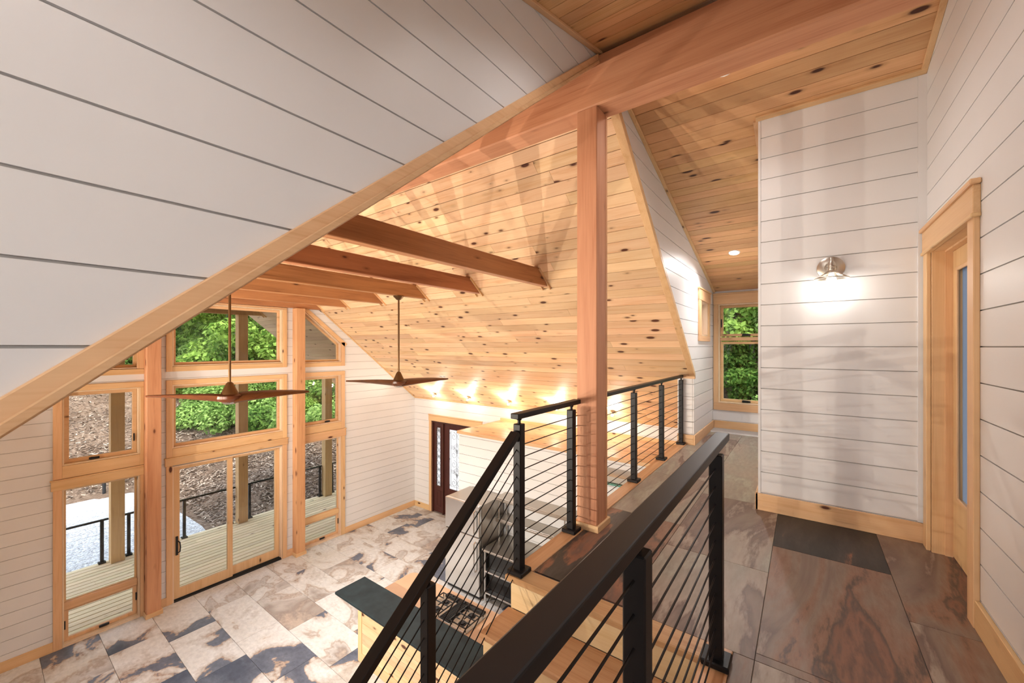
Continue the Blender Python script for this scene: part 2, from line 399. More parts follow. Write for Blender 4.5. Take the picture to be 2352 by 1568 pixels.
def inter(piece, poly):
    for a, b, c in planes(poly):
        piece = clip(piece, a, b, c)
        if len(piece) < 3: return []
    return piece
def minus(pieces, hole):
    out = []
    for pc in pieces:
        rest = pc
        for a, b, c in planes(hole):
            o = clip(rest, -a, -b, -c)
            if len(o) >= 3 and abs(area(o)) > 1e-5: out.append(o)
            rest = clip(rest, a, b, c)
            if len(rest) < 3: break
    return out
def inset(poly, d):
    poly = ccw(poly); n = len(poly); L = []
    for i in range(n):
        (x0, y0), (x1, y1) = poly[i], poly[(i + 1) % n]; l = math.hypot(x1 - x0, y1 - y0)
        nx, ny = -(y1 - y0) / l, (x1 - x0) / l
        L.append((nx, ny, nx * x0 + ny * y0 + d))
    res = []
    for i in range(n):
        a1, b1, c1 = L[i - 1]; a2, b2, c2 = L[i]; D = a1 * b2 - a2 * b1
        res.append(((c1 * b2 - c2 * b1) / D, (a1 * c2 - a2 * c1) / D))
    return res
def rect(s0, s1, t0, t1): return [(s0, t0), (s1, t0), (s1, t1), (s0, t1)]
def slab(to3, pieces, d0, d1):
    gs = []
    for pc in pieces:
        f = [to3(s, t, d1) for s, t in pc]; b = [to3(s, t, d0) for s, t in pc]; n = len(f)
        gs.append((f + b, [tuple(range(n)), tuple(range(2 * n - 1, n - 1, -1))] + [(i, i + n, (i + 1) % n + n, (i + 1) % n) for i in range(n)]))
    return join(*gs)
def planks(parent, to3, poly, holes, t0, w, th, m, gap, joints=0.0, name='board', rng=random.Random(3)):
    tmin = min(p[1] for p in poly); tmax = max(p[1] for p in poly); smin = min(p[0] for p in poly); smax = max(p[0] for p in poly)
    k = math.floor((tmin - t0) / w); res = []
    while t0 + k * w < tmax - 0.004:
        a, b = t0 + k * w + gap / 2, t0 + (k + 1) * w - gap / 2; k += 1
        cuts = [smin - 1]
        if joints:
            s = smin + rng.uniform(0.2, 1) * joints
            while s < smax - 0.3: cuts.append(s); s += joints * rng.uniform(0.6, 1.3)
        cuts.append(smax + 1)
        for c0, c1 in zip(cuts, cuts[1:]):
            pc = inter(rect(c0 + (0.001 if joints else 0), c1 - (0.001 if joints else 0), a, b), poly)
            if len(pc) < 3 or abs(area(pc)) < 1e-4: continue
            pcs = [pc]
            for h in holes: pcs = minus(pcs, h)
            # connected runs become one board each
            bbs = [(min(p[0] for p in q), max(p[0] for p in q)) for q in pcs]
            groups = []
            for q, bb in sorted(zip(pcs, bbs), key=lambda z: z[1]):
                if groups and bb[0] <= groups[-1][1] + 1e-4: groups[-1][0].append(q); groups[-1][1] = max(groups[-1][1], bb[1])
                else: groups.append([[q], bb[1]])
            for qs, _ in groups:
                if sum(abs(area(q)) for q in qs) < 4e-4: continue
                res.append(mobj(name, slab(to3, qs, 0.0, th), m, parent))
    return res
def wall(name, to3, poly, holes, thick, m, label, kind='structure', cat='wall'):
    pcs = [ccw(poly)]
    for h in holes: pcs = minus(pcs, h)
    return mobj(name, slab(to3, pcs, -thick, 0.009), m, None, label=label, cat=cat, kind=kind)

# ---------------------------------------------------------------- leading dimensions (metres, relative to the eye)
FL = -4.34           # main floor
LF = -1.40           # loft floor
YG = 8.62            # gable wall, room side
XE = 7.23            # entry wall, room side
XW = -1.40           # far eave wall
YD = 1.27            # dormer cheek walls, loft side
YS = -0.70           # wall with the glazed door
XS = 4.03            # wall with the sconce
XH = 7.58            # end of the upper hall
SL = 0.833           # main roof slope
KR, KL = 4.64, -0.215            # main ceiling: z = KR - SL x on one side, z = KL + SL x on the other
RX = (KR - KL) / (2 * SL); RZ = KR - SL * RX
SD = 0.285; KDR, KDL = 3.105, 1.43   # dormer ceiling
DRX = (KDR - KDL) / (2 * SD); DRZ = KDR - SD * DRX
BW = 0.179           # painted board width
# ---------------------------------------------------------------- the shell
TH = 0.018
ca, sa = 1 / math.hypot(1, SL), SL / math.hypot(1, SL)
cd, sd_ = 1 / math.hypot(1, SD), SD / math.hypot(1, SD)
def slopeR(s, t, d): d -= TH; return (RX + t * ca - d * sa, s, RZ - t * sa - d * ca)
def slopeL(s, t, d): d -= TH; return (RX - t * ca + d * sa, s, RZ - t * sa - d * ca)
def dormR(s, t, d): d -= TH; return (DRX + t * cd - d * sd_, s, DRZ - t * sd_ - d * cd)
def dormL(s, t, d): d -= TH; return (DRX - t * cd + d * sd_, s, DRZ - t * sd_ - d * cd)
def fS(y):                      # a wall seen from its -y side
    return lambda s, t, d: (s, y + TH - d, t)
def fN(y):                      # a wall seen from its +y side
    return lambda s, t, d: (s, y - TH + d, t)
def fW(x):                      # a wall seen from its -x side
    return lambda s, t, d: (x + TH - d, s, t)
def fE(x):
    return lambda s, t, d: (x - TH + d, s, t)
def col(z): return math.floor(z / BW) * BW

# floors -------------------------------------------------------------
floor = mobj('floor', bx(XW, XE + 0.3, YS, YG + 0.16, FL - 0.20, FL - 0.008), GROUT, label='slate look tiled ground floor of the tall room', cat='floor', kind='structure')
trng = random.Random(31)
tw, tl = 0.578, 1.163
i = 0; x = 0.577 - 4 * tw
while x < XE:
    even = (round((x - 0.577) / tw)) % 2 == 1
    y0 = (7.87 if even else 7.52) - 8 * tl
    while y0 < YG:
        a0, a1, b0, b1 = max(x, XW) + 0.002, min(x + tw, XE) - 0.002, max(y0, YS) + 0.002, min(y0 + tl, YG) - 0.002
        if a1 - a0 > 0.03 and b1 - b0 > 0.03:
            t_ = mobj('tile', bx(a0, a1, b0, b1, FL - 0.01, FL), TILE, floor, bevel=0.0012)
            t_.color = (0.5 + trng.choice([0.13, 0.11, 0.07, 0.04, 0.02, 0.0, -0.04, -0.12, 0.20, 0.08]) + trng.uniform(-0.02, 0.02), trng.random(), trng.random(), 1)
        y0 += tl
    x += tw
floor_upper = mobj('floor_upper', join(bx(1.99, XH, YS - 0.138, 1.46, LF - 0.28, LF - 0.008), bx(XW, 1.99, YS - 0.1, 0.33, LF - 0.28, LF - 0.008)), GROUT,
                   label='dark slate tiled floor of the loft hall', cat='floor', kind='structure')
for j, (ya, yb, ph) in enumerate([(-1.04, -0.43, 2.84), (-0.43, 0.18, 3.35), (0.18, 0.79, 2.93), (0.79, 1.362, 3.31)]):
    x0 = ph - 5 * 1.22
    while x0 < XH:
        a0, a1 = max(x0, XW) + 0.0015, min(x0 + 1.22, XH) - 0.0015
        b0, b1 = max(ya, YS - 0.138) + 0.0015, yb - 0.0015
        rects = [(a0, a1, b0, b1)]
        if a0 < 2.075:      # cut round the stairwell
            rects = []
            if b0 < 0.262: rects.append((a0, min(a1, 2.075), b0, min(b1, 0.262)))
            if a1 > 2.075: rects.append((2.078, a1, b0, b1))
        for r in rects:
            if r[1] - r[0] > 0.03 and r[3] - r[2] > 0.03:
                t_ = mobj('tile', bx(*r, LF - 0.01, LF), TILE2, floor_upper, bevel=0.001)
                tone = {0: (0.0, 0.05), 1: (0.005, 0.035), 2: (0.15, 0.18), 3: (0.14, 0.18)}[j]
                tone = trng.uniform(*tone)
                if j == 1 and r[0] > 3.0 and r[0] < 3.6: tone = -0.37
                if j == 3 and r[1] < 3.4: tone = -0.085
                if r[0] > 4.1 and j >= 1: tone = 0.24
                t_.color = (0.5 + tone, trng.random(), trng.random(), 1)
        x0 += 1.22
mobj('nosing', bx(2.078, 6.10, 1.365, 1.485, LF - 0.03, LF + 0.004), OAK['X'], floor_upper, bevel=0.004, label='oak strip edging the loft floor')
mobj('nosing', bx(XW, 2.075, 0.265, 0.375, LF - 0.03, LF + 0.004), OAK['X'], floor_upper, bevel=0.004, label='oak strip edging the stairwell')
mobj('fascia', bx(2.0, XE, 1.46, 1.475, LF - 0.28, LF - 0.03), TRIM['X'], floor_upper)

# ceilings -----------------------------------------------------------
LR = (XE + 0.02 - RX) / ca; LPR = (8.05 - RX) / ca
LLf = (RX - XW + 0.02) / ca; LPL = (RX + 2.25) / ca
ceiling = mobj('ceiling', join(slab(slopeR, [rect(YD + 0.02, YG + 0.17, -0.05, LR + 0.5)], -0.16, 0.007), slab(slopeL, [rect(YD + 0.02, YG + 0.17, -0.05, LLf + 0.5)], -0.16, 0.007)), GROOVE,
               label='knotty pine boarded cathedral ceiling of the tall room', cat='ceiling', kind='structure')
planks(ceiling, slopeR, rect(YD + 0.03, YG + 0.01, 0.02, LR), [], 0.0, 0.139, TH, PINE['Y'], 0.0065, joints=3.3, rng=random.Random(11))
planks(ceiling, slopeL, rect(YD + 0.03, YG + 0.01, 0.02, LLf), [], 0.0, 0.139, TH, PINE['Y'], 0.004)
ceiling_porch = mobj('ceiling_porch', join(slab(slopeR, [rect(YG + 0.17, 12.35, -0.05, LPR)], -0.2, -0.002), slab(slopeL, [rect(YG + 0.17, 12.35, -0.05, LPL)], -0.2, -0.002)), GROOVE,
                     label='boarded underside of the porch roof beyond the gable windows', cat='ceiling', kind='structure')
planks(ceiling_porch, slopeR, rect(YG + 0.17, 12.33, 0.02, LPR), [], 0.0, 0.139, TH, PORCHW, 0.004)
planks(ceiling_porch, slopeL, rect(YG + 0.17, 12.33, 0.02, LPL), [], 0.0, 0.139, TH, PORCHW, 0.004)
mobj('fascia', join(beam(slopeR(12.36, 0, -0.15), slopeR(12.36, LPR, -0.15), (0, 1, 0), 0.03, 0.2)), POSTW, ceiling_porch)
mobj('fascia', join(beam(slopeL(12.36, 0, -0.15), slopeL(12.36, LPL, -0.15), (0, 1, 0), 0.03, 0.2)), POSTW, ceiling_porch)
LDR = (XH + 0.05 - DRX) / cd; LDL = (DRX - XW + 0.1) / cd
ceiling_upper = mobj('ceiling_upper', join(slab(dormR, [rect(YS - 0.15, YD + 0.06, -0.03, LDR + 0.2)], -0.16, 0.007), slab(dormL, [rect(YS - 0.15, YD + 0.06, -0.03, LDL + 0.2)], -0.16, 0.007)), GROOVE,
                     label='knotty pine boarded sloping ceiling over the loft hall', cat='ceiling', kind='structure')
PINE_D = wood('knotty pine, aged', (0.78, 0.50, 0.24), (0.58, 0.31, 0.12), 'Y', knots=0.72, var=0.3, kn=(0.07, 0.025, 0.012))  # darker, more saturated pine for the loft ceiling
planks(ceiling_upper, dormR, rect(YS, YD + 0.01, 0.02, LDR), [], 0.0, 0.131, TH, PINE_D, 0.006)
planks(ceiling_upper, dormL, rect(YS, YD + 0.01, 0.02, LDL), [], 0.0, 0.131, TH, PINE_D, 0.006)

# gable wall ----------------------------------------------------------
R1 = [(4.20, -0.35), (5.07, -0.35), (5.07, 0.065), (4.20, 0.79)]
L1 = [(0.79, -0.35), (1.62, -0.35), (1.62, 0.79), (0.79, 0.10)]
C1 = rect(2.03, 3.79, -0.33, 0.76)
OPEN = dict(R1=R1, L1=L1, C1=C1, C2=rect(2.03, 3.79, -1.72, -0.65), R2=rect(4.20, 5.07, -1.72, -0.65), L2=rect(0.79, 1.62, -1.72, -0.65),
            D=rect(2.03, 3.79, FL, -2.03), R3=rect(4.20, 5.07, FL + 0.02, -2.06), L3=rect(0.79, 1.62, FL + 0.02, -2.06))
gp = [(XW, FL), (XE, FL), (XE, KR - SL * XE), (RX, RZ), (XW, KL + SL * XW)]
wall_north = wall('wall_north', fS(YG), gp, list(OPEN.values()), 0.17, PAINT_BACK, 'white boarded gable wall holding the tall window group')
planks(wall_north, fS(YG), gp, [rect(p[0][0] - 0.05, p[1][0] + 0.05, min(q[1] for q in p) - 0.04, max(q[1] for q in p) + 0.04) if len(set(q[1] for q in p)) < 3 else inset(p, -0.05) for p in OPEN.values()],
       0.0, BW, TH, PAINT, 0.006)
# entry wall
ep = [(YS, FL), (YG, FL), (YG, KR - SL * XE), (YS, KR - SL * XE)]
edoor = rect(6.28, 7.94, FL, -1.955)
wall_east = wall('wall_east', fW(XE), ep, [edoor], 0.32, PAINT_BACK, 'low white boarded wall with the dark front door')
planks(wall_east, fW(XE), ep, [rect(6.24, 7.98, FL, -1.92)], 0.0, BW, TH, PAINT, 0.006)
# wall on the far side of the tall room, with windows added for daylight
wp = [(YS, FL), (YG, FL), (YG, KL + SL * XW), (YS, KL + SL * XW)]
wopen = [rect(2.2, 3.7, FL + 0.5, -1.95), rect(4.3, 5.8, FL + 0.5, -1.95)]
wall_west = wall('wall_west', fE(XW), wp, wopen, 0.2, PAINT_BACK, 'white boarded eave wall opposite the front door')
planks(wall_west, fE(XW), wp, wopen, 0.0, BW, TH, PAINT, 0.006)
# wall with the glazed door, loft level, and the plain wall under it
sp = [(XW, LF), (XS, LF), (XS, KDR - SD * XS), (DRX, DRZ), (XW, KDL + SD * XW)]
sdoor = rect(3.05, 3.90, LF, 0.665)
wall_south = wall('wall_south', fN(YS), sp, [sdoor], 0.14, PAINT_BACK, 'white boarded loft wall with the glazed pine door')
planks(wall_south, fN(YS), sp, [rect(3.0, 3.95, LF, 0.70)], 0.0, BW, TH, PAINT, 0.006)
wall_south_lower = mobj('wall_south_lower', bx(XW, XE, YS - 0.14, YS, FL, LF - 0.28), PAINT, label='white wall under the loft', cat='wall', kind='structure')
uw = rect(-0.50, 0.95, -0.95, 0.72)  # opening added out of view to bring daylight onto the loft walls
uwp = rect(YS - 0.14, YD + 0.03, LF - 0.28, KDL + SD * XW)
wall_west_upper = wall('wall_west_upper', fE(XW), uwp, [uw], 0.2, PAINT_BACK, 'white boarded end wall of the loft behind the stair')
planks(wall_west_upper, fE(XW), uwp, [uw], 0.0, BW, TH, PAINT, 0.006)
# wall with the sconce and the hall wall behind it
cp = [(YS, LF), (0.32, LF), (0.32, KDR - SD * XS), (YS, KDR - SD * XS)]
wall_loft = wall('wall_loft', fW(XS), cp, [], 0.10, PAINT_BACK, 'white boarded wall carrying the cage sconce')
planks(wall_loft, fW(XS), [(YS, LF), (0.305, LF), (0.305, KDR - SD * XS), (YS, KDR - SD * XS)], [], 0.0, BW, TH, PAINT, 0.006)
mobj('corner_board', bx(XS - 0.004, XS + 0.10, 0.305, 0.323, LF, KDR - SD * XS - 0.005), PAINT, wall_loft)
mobj('corner_board', bx(XS - 0.012, XS + 0.01, YS, YS + 0.045, LF + 0.145, KDR - SD * XS - 0.02), PAINT, wall_loft)
hp = [(XS + 0.02, LF), (XH, LF), (XH, KDR - SD * XH), (XS + 0.02, KDR - SD * XS)]
wall_hall = wall('wall_hall', fN(0.32), hp, [], 0.10, PAINT_BACK, 'white boarded side wall of the upper hall')
planks(wall_hall, fN(0.32), hp, [], 0.0, BW, TH, PAINT, 0.006)
# dormer cheeks
below = [(2.0, 4.70 - SL * 2.0), (2.0, -2.5), (6.10, -2.5), (6.10, 4.70 - SL * 6.10)]
qx = (4.70 - KDR) / (SL - SD)
dp = [(qx, KDR - SD * qx), (qx, LF), (XH, LF), (XH, KDR - SD * XH)]
swin = rect(6.53, 7.08, 0.17, 0.70)
pcs = minus(minus(minus([ccw(dp)], below), rect(6.0, 6.13, -2.5, 4.70 - SL * 6.10)), swin)
wall_dormer_east = mobj('wall_dormer_east', slab(fS(YD), pcs, -0.03, -0.001), PAINT_BACK, label='white boarded cheek wall rising from the pine slope to the hall ceiling', cat='wall', kind='structure')
planks(wall_dormer_east, fS(YD), dp, [below, rect(6.50, 7.11, 0.14, 0.73)], 0.0, BW, TH, PAINT, 0.006)
mobj('core', bx(6.10 + TH, XH, YD + 0.05, 1.49, LF, -0.40), PAINT_BACK, wall_dormer_east)
planks(wall_dormer_east, fW(6.10), rect(YD + 0.021, 1.49, LF, -0.40), [], 0.0, BW, TH, PAINT, 0.006)
lx = (KDL + 0.131) / (SL - SD)
lp = [(lx, -0.131 + SL * lx), (XW, KDL + SD * XW), (XW, -0.131 + SL * XW)]
wall_dormer_west = wall('wall_dormer_west', fS(YD), lp, [], 0.03, PAINT_BACK, 'big white boarded triangle of wall over the stair')
planks(wall_dormer_west, fS(YD), lp, [], 0.0, BW, TH, PAINT, 0.007)
# hall end wall
hw = rect(0.42, 1.185, -0.95, 0.72)
np_ = [(0.32, LF), (YD + 0.03, LF), (YD + 0.03, KDR - SD * XH), (0.32, KDR - SD * XH)]
wall_hall_end = wall('wall_hall_end', fW(XH), np_, [hw], 0.16, PAINT_BACK, 'white end wall of the hall around its window')
planks(wall_hall_end, fW(XH), np_, [rect(0.39, 1.215, -0.98, 0.75)], 0.0, BW, TH, PAINT, 0.006)
wall_side_upper = mobj('wall_side_upper', bx(XE + 0.2, XH + 0.16, YD + 0.03, YD + 0.2, -1.6, KDR - SD * XH), PAINT, label='outer corner of the hall wall', cat='wall', kind='structure')
bpy.data.objects.remove(wall_side_upper, do_unlink=True)

# skirting boards ----------------------------------------------------
def skirt(name, geo, ax, label):
    return mobj(name, geo, TRIM[ax], bevel=0.003, label=label, cat='baseboard', kind='structure')
BH = 0.142
skirt('baseboard_loft', join(bx(XS - 0.02, XS, YS, 0.342, LF, LF + BH)), 'Y', 'pine baseboard under the sconce wall')
skirt('baseboard_hall', bx(XS - 0.02, XH, 0.323, 0.343, LF, LF + BH), 'X', 'pine baseboard along the hall side wall')
skirt('baseboard_south', bx(XW, 2.955, YS, YS + 0.02, LF, LF + BH), 'X', 'pine baseboard beside the glazed door')
skirt('baseboard_hall_end', bx(XH - 0.02, XH, 0.345, YD - 0.02, LF, LF + BH), 'Y', 'pine baseboard under the hall window')
skirt('baseboard_dormer', bx(6.08, XH - 0.02, YD - 0.02, YD, LF, LF + BH), 'X', 'pine baseboard along the cheek wall by the railing end')
skirt('baseboard_return', bx(6.08, 6.10, YD, 1.49, LF, LF + BH), 'Y', 'short pine baseboard on the wall return behind the last post')
for k_, (a, b) in enumerate([(XW, 0.70), (5.165, XE - 0.02)]):
    skirt('baseboard_north_%d' % (k_ + 1), bx(a, b, YG - 0.02, YG, FL, FL + BH), 'X', ['pine baseboard left of the tall windows', 'pine baseboard between the tall windows and the corner'][k_])
for k_, (a, b) in enumerate([(1.85, 1.95), (3.875, 3.99)]):
    skirt('baseboard_between_%d' % (k_ + 1), bx(a, b, YG - 0.02, YG, FL, FL + BH), 'X', ['short pine baseboard left of the sliding door', 'short pine baseboard right of the sliding door'][k_])
for k_, (a, b) in enumerate([(YS, 6.19), (8.03, YG - 0.02)]):
    skirt('baseboard_east_%d' % (k_ + 1), bx(XE - 0.02, XE, a, b, FL, FL + BH), 'Y', ['pine baseboard along the entry wall', 'short pine baseboard in the corner by the front door'][k_])

# trims where walls and ceilings meet ---------------------------------
def trim(n, geo, ax, label): return mobj('trim_%d' % n, geo, TRIM[ax], bevel=0.003, label=label, cat='trim', kind='structure')
def along(f, p, q, w, h): return beam(p, q, f, w, h)
# casings under the dormer cheeks
def casing(k0, k1, sgn, x0, x1):
    z = (lambda x, k: k - SL * x) if sgn > 0 else (lambda x, k: k + SL * x)
    return prism([(x0, YD - 0.022, z(x0, k0)), (x1, YD - 0.022, z(x1, k0)), (x1, YD - 0.022, z(x1, k1)), (x0, YD - 0.022, z(x0, k1))], (0, 0.075, 0))
t1 = trim(1, casing(-0.200, -0.128, -1, XW, 2.80), 'X', 'long diagonal pine casing under the big white triangle')
z1 = lambda x, k: k + SL * x
mobj('bead', prism([(XW, YD - 0.030, z1(XW, -0.204)), (2.80, YD - 0.030, z1(2.80, -0.204)), (2.80, YD - 0.030, z1(2.80, -0.176)), (XW, YD - 0.030, z1(XW, -0.176))], (0, 0.0075, 0)), TRIM['X'], t1, bevel=0.003)
trim(2, casing(4.625, 4.703, 1, 3.03, 6.10), 'X', 'steep pine casing where the right-hand slope meets the cheek wall')
trim(3, bx(6.06, 6.105, YD - 0.022, 1.50, -0.455, -0.40), 'Y', 'small pine ledge ending the steep casing')
def strip(f, s0, s1, t0, t1, d=0.02): return slab(f, [rect(s0, s1, t0, t1)], TH, TH + d)
tk = lambda x: (x - DRX) / cd
trim(4, strip(dormR, YD - 0.035, YD, 0.10, tk(XH), 0.02), 'X', 'pine trim along the top of the right cheek wall')
trim(5, strip(dormL, YD - 0.035, YD, 0.10, LDL - 0.1, 0.02), 'X', 'pine trim along the top of the big white triangle')
trim(6, strip(dormR, YS + 0.0, 0.34, tk(XS) - 0.05, tk(XS), 0.02), 'Y', 'pine trim along the top of the sconce wall')
trim(7, strip(dormR, YS, YS + 0.035, 0.10, tk(XS) - 0.05, 0.02), 'X', 'pine trim along the top of the wall with the glazed door')
trim(8, strip(dormR, 0.323, 0.36, tk(XS), tk(XH), 0.02), 'X', 'pine trim along the top of the hall side wall')
trim(9, strip(slopeR, YG - 0.04, YG, 0.4, LR - 0.01, 0.018), 'X', 'pine trim between the gable wall and the pine slope')
trim(10, strip(slopeR, YD + 0.06, YG - 0.04, LR - 0.05, LR - 0.012, 0.018), 'Y', 'pine trim along the top of the entry wall')
trim(11, strip(slopeL, YG - 0.04, YG, 0.4, LLf - 0.01, 0.018), 'X', 'pine trim between the gable wall and the hidden slope')
# ---------------------------------------------------------------- windows and doors of the gable wall
def g3(poly, y): return [(s, y, t) for s, t in poly]
def crank(p, parent, y):
    x, z = p
    mobj('crank_handle', join(bx(x - 0.055, x + 0.055, y - 0.03, y, z - 0.012, z + 0.018), cyl((x + 0.03, y - 0.03, z + 0.012), (x - 0.045, y - 0.045, z + 0.022), 0.009, 8)), BLACKM, parent, bevel=0.004, label='black crank handle')
def hinge(p, parent, y):
    x, z = p
    mobj('hinge', bx(x - 0.008, x + 0.008, y - 0.012, y, z - 0.06, z + 0.06), BLACKM, parent)
NWIN = 0
def window(poly, label, sash=0.045, crank_at=None, hinge_at=None, deep=0.075):
    """jambs, sash and pane in one opening of the gable wall"""
    global NWIN
    NWIN += 1
    poly = ccw(poly)
    cx = sum(p[0] for p in poly) / len(poly)
    w = empty('window_%d' % NWIN, (cx, YG + 0.08, min(p[1] for p in poly)), label, 'window', kind='structure')
    i1 = inset(poly, 0.018)
    mobj('jamb', ring(g3(inset(poly, 0.0005), YG - 0.004), g3(i1, YG - 0.004), (0, 0.18, 0)), JAMB, w)
    i2 = inset(poly, 0.019); i3 = inset(poly, 0.019 + sash)
    s = mobj('sash', ring(g3(i2, YG + deep), g3(i3, YG + deep), (0, 0.05, 0)), TRIM['X'], w, bevel=0.004)
    mobj('pane', prism(g3(inset(poly, 0.017 + sash), YG + deep + 0.024), (0, 0.005, 0)), GLASS, s)
    if crank_at: crank(crank_at, s, YG + deep)
    if hinge_at: hinge(hinge_at, s, YG + deep)
    return w
def cas(parent, x0, x1, z0, z1, ax='X', d=0.022, y=YG): return mobj('casing', bx(x0, x1, y - d, y, z0, z1), TRIM[ax], parent, bevel=0.003)
def casdiag(parent, p0, p1, w, y=YG, d=0.022):
    (x0, z0), (x1, z1) = p0, p1; l = math.hypot(x1 - x0, z1 - z0); nx, nz = -(z1 - z0) / l, (x1 - x0) / l
    if nz < 0: nx, nz = -nx, -nz
    return mobj('casing', prism([(x0, y - d, z0), (x1, y - d, z1), (x1 + nx * w, y - d, z1 + nz * w), (x0 + nx * w, y - d, z0 + nz * w)], (0, d, 0)), TRIM['X'], parent, bevel=0.003)
CW = 0.085
# top row
w = window(L1, 'slanted top window left of the gable, mostly behind the diagonal casing')
cas(w, 1.585, 1.67, -0.35, 0.79, 'Z'); cas(w, 0.70, 1.67, -0.44, -0.355); cas(w, 0.70, 0.785, -0.355, 0.07, 'Z'); casdiag(w, (0.70, 0.03), (1.64, 0.815), CW)
w = window(C1, 'wide top window in the middle of the gable, seen above the fan')
cas(w, 1.945, 2.028, -0.42, 0.76, 'Z'); cas(w, 3.792, 3.875, -0.42, 0.76, 'Z'); cas(w, 2.028, 3.792, -0.42, -0.332); cas(w, 1.945, 3.875, 0.762, 0.80)
w = window(R1, 'slanted top window right of the gable post')
cas(w, 5.072, 5.16, -0.44, 0.10, 'Z'); cas(w, 4.17, 5.072, -0.44, -0.352); casdiag(w, (5.16, -0.005), (4.17, 0.82), CW)
# middle row
w = window(OPEN['L2'], 'left casement window of the middle row, looking onto bark mulch', 0.055, crank_at=(1.12, -1.685), hinge_at=(1.565, -1.45))
cas(w, 0.70, 0.788, -1.90, -0.648, 'Z'); cas(w, 1.622, 1.668, -1.90, -0.648, 'Z'); cas(w, 0.70, 1.668, -0.648, -0.56); cas(w, 0.788, 1.622, -1.90, -1.722)
w = window(OPEN['C2'], 'wide picture window of the middle row behind the nearer fan')
cas(w, 1.945, 2.028, -1.87, -0.565, 'Z'); cas(w, 3.792, 3.875, -1.87, -0.565, 'Z'); cas(w, 2.028, 3.792, -0.648, -0.565); cas(w, 2.028, 3.792, -1.87, -1.722)
w = window(OPEN['R2'], 'right casement window of the middle row, filled with green shrubs', 0.055, crank_at=(4.78, -1.685))
cas(w, 5.072, 5.16, -1.88, -0.648, 'Z'); cas(w, 4.17, 5.16, -0.648, -0.56); cas(w, 4.17, 5.072, -1.88, -1.722)
# bottom row: fixed light over an awning light
def tall(nm, lab, o, xa, xb, head0, head1, ck, right):
    global NWIN
    NWIN += 1
    poly = ccw(OPEN[o]); x0, x1 = poly[0][0], poly[1][0]; z0, z1 = poly[0][1], poly[2][1]
    w = empty('window_%d' % NWIN, ((x0 + x1) / 2, YG + 0.08, z0), lab, 'window', kind='structure')
    mobj('jamb', ring(g3(inset(poly, 0.0005), YG - 0.004), g3(inset(poly, 0.018), YG - 0.004), (0, 0.18, 0)), JAMB, w)
    up = rect(x0, x1, -3.76, z1); lo = rect(x0, x1, z0, -3.80)
    a = mobj('sash', ring(g3(inset(up, 0.019), YG + 0.085), g3(inset(up, 0.045), YG + 0.085), (0, 0.045, 0)), TRIM['Z'], w, bevel=0.003)
    mobj('pane', prism(g3(inset(up, 0.043), YG + 0.107), (0, 0.005, 0)), GLASS, a)
    mobj('rail', bx(x0 + 0.019, x1 - 0.019, YG + 0.05, YG + 0.13, -3.835, -3.725), TRIM['X'], w, bevel=0.004)
    b = mobj('sash', ring(g3(inset(lo, 0.019), YG + 0.075), g3(inset(lo, 0.068), YG + 0.075), (0, 0.05, 0)), TRIM['Z'], w, bevel=0.003)
    mobj('pane', prism(g3(inset(lo, 0.066), YG + 0.10), (0, 0.005, 0)), GLASS, b)
    crank(((x0 + x1) / 2 + 0.02, z0 + 0.045), b, YG + 0.075); hinge((x1 - 0.03, -4.02), b, YG + 0.075); hinge((x0 + 0.03, -4.06), b, YG + 0.075)
    cas(w, xa, x0 - 0.002, FL, head0, 'Z'); cas(w, x1 + 0.002, xb, FL, head0, 'Z')
    mobj('head_board', bx(xa - 0.02, xb + (0.02 if right else 0), YG - 0.026, YG, head0, head1), TRIM['X'], w, bevel=0.003)
    mobj('head_cap', bx(xa - 0.03, xb + (0.03 if right else 0), YG - 0.036, YG, head1, head1 + 0.02), TRIM['X'], w, bevel=0.004)
    mobj('sill', bx(x0, x1, YG - 0.01, YG + 0.16, FL, FL + 0.02), JAMB, w)
tall('L', 'left floor-length window, looking onto white gravel and the deck', 'L3', 0.70, 1.668, -2.06, -1.925, None, False)
tall('R', 'right floor-length window beside the corner, looking along the deck', 'R3', 4.17, 5.165, -2.06, -1.905, None, True)

# sliding patio door
NDOOR = 0
d1 = empty('door_1', (2.91, YG + 0.06, FL), 'pine framed sliding glass door between the two gable posts', 'door', kind='structure')
o = OPEN['D']
mobj('jamb', join(bx(2.031, 2.05, YG - 0.004, YG + 0.175, FL, -2.031), bx(3.77, 3.789, YG - 0.004, YG + 0.175, FL, -2.031), bx(2.05, 3.77, YG - 0.004, YG + 0.175, -2.05, -2.031)), JAMB, d1)
def panel(x0, x1, y, stile, handle):
    z0, z1 = FL + 0.035, -2.052
    gp_ = rect(x0 + stile, x1 - stile, z0 + 0.165, z1 - 0.055)
    out = rect(x0, x1, z0, z1)
    p = mobj('door_panel', ring(g3(out, y), g3(gp_, y), (0, 0.045, 0)), TRIM['Z'], d1, bevel=0.004)
    mobj('pane', prism(g3(inset(gp_, -0.003), y + 0.02), (0, 0.006, 0)), GLASS, p)
    if handle:
        hx = x0 + 0.045
        mobj('handle', join(bx(hx - 0.016, hx + 0.016, y - 0.012, y, -3.56, -3.24), tube([(hx + 0.012, y - 0.01, -3.52), (hx + 0.03, y - 0.05, -3.50), (hx + 0.036, y - 0.055, -3.42), (hx + 0.03, y - 0.05, -3.34), (hx + 0.01, y - 0.01, -3.32)], 0.009, 8)), BLACKM, p, label='black pull handle')
panel(2.052, 2.925, YG + 0.03, 0.085, True)
panel(2.855, 3.768, YG + 0.085, 0.085, False)
mobj('track', join(bx(2.05, 3.77, YG - 0.015, YG + 0.16, FL, FL + 0.022), bx(2.05, 3.77, YG + 0.015, YG + 0.028, FL + 0.022, FL + 0.034)), BLACKM, d1, label='black door track')
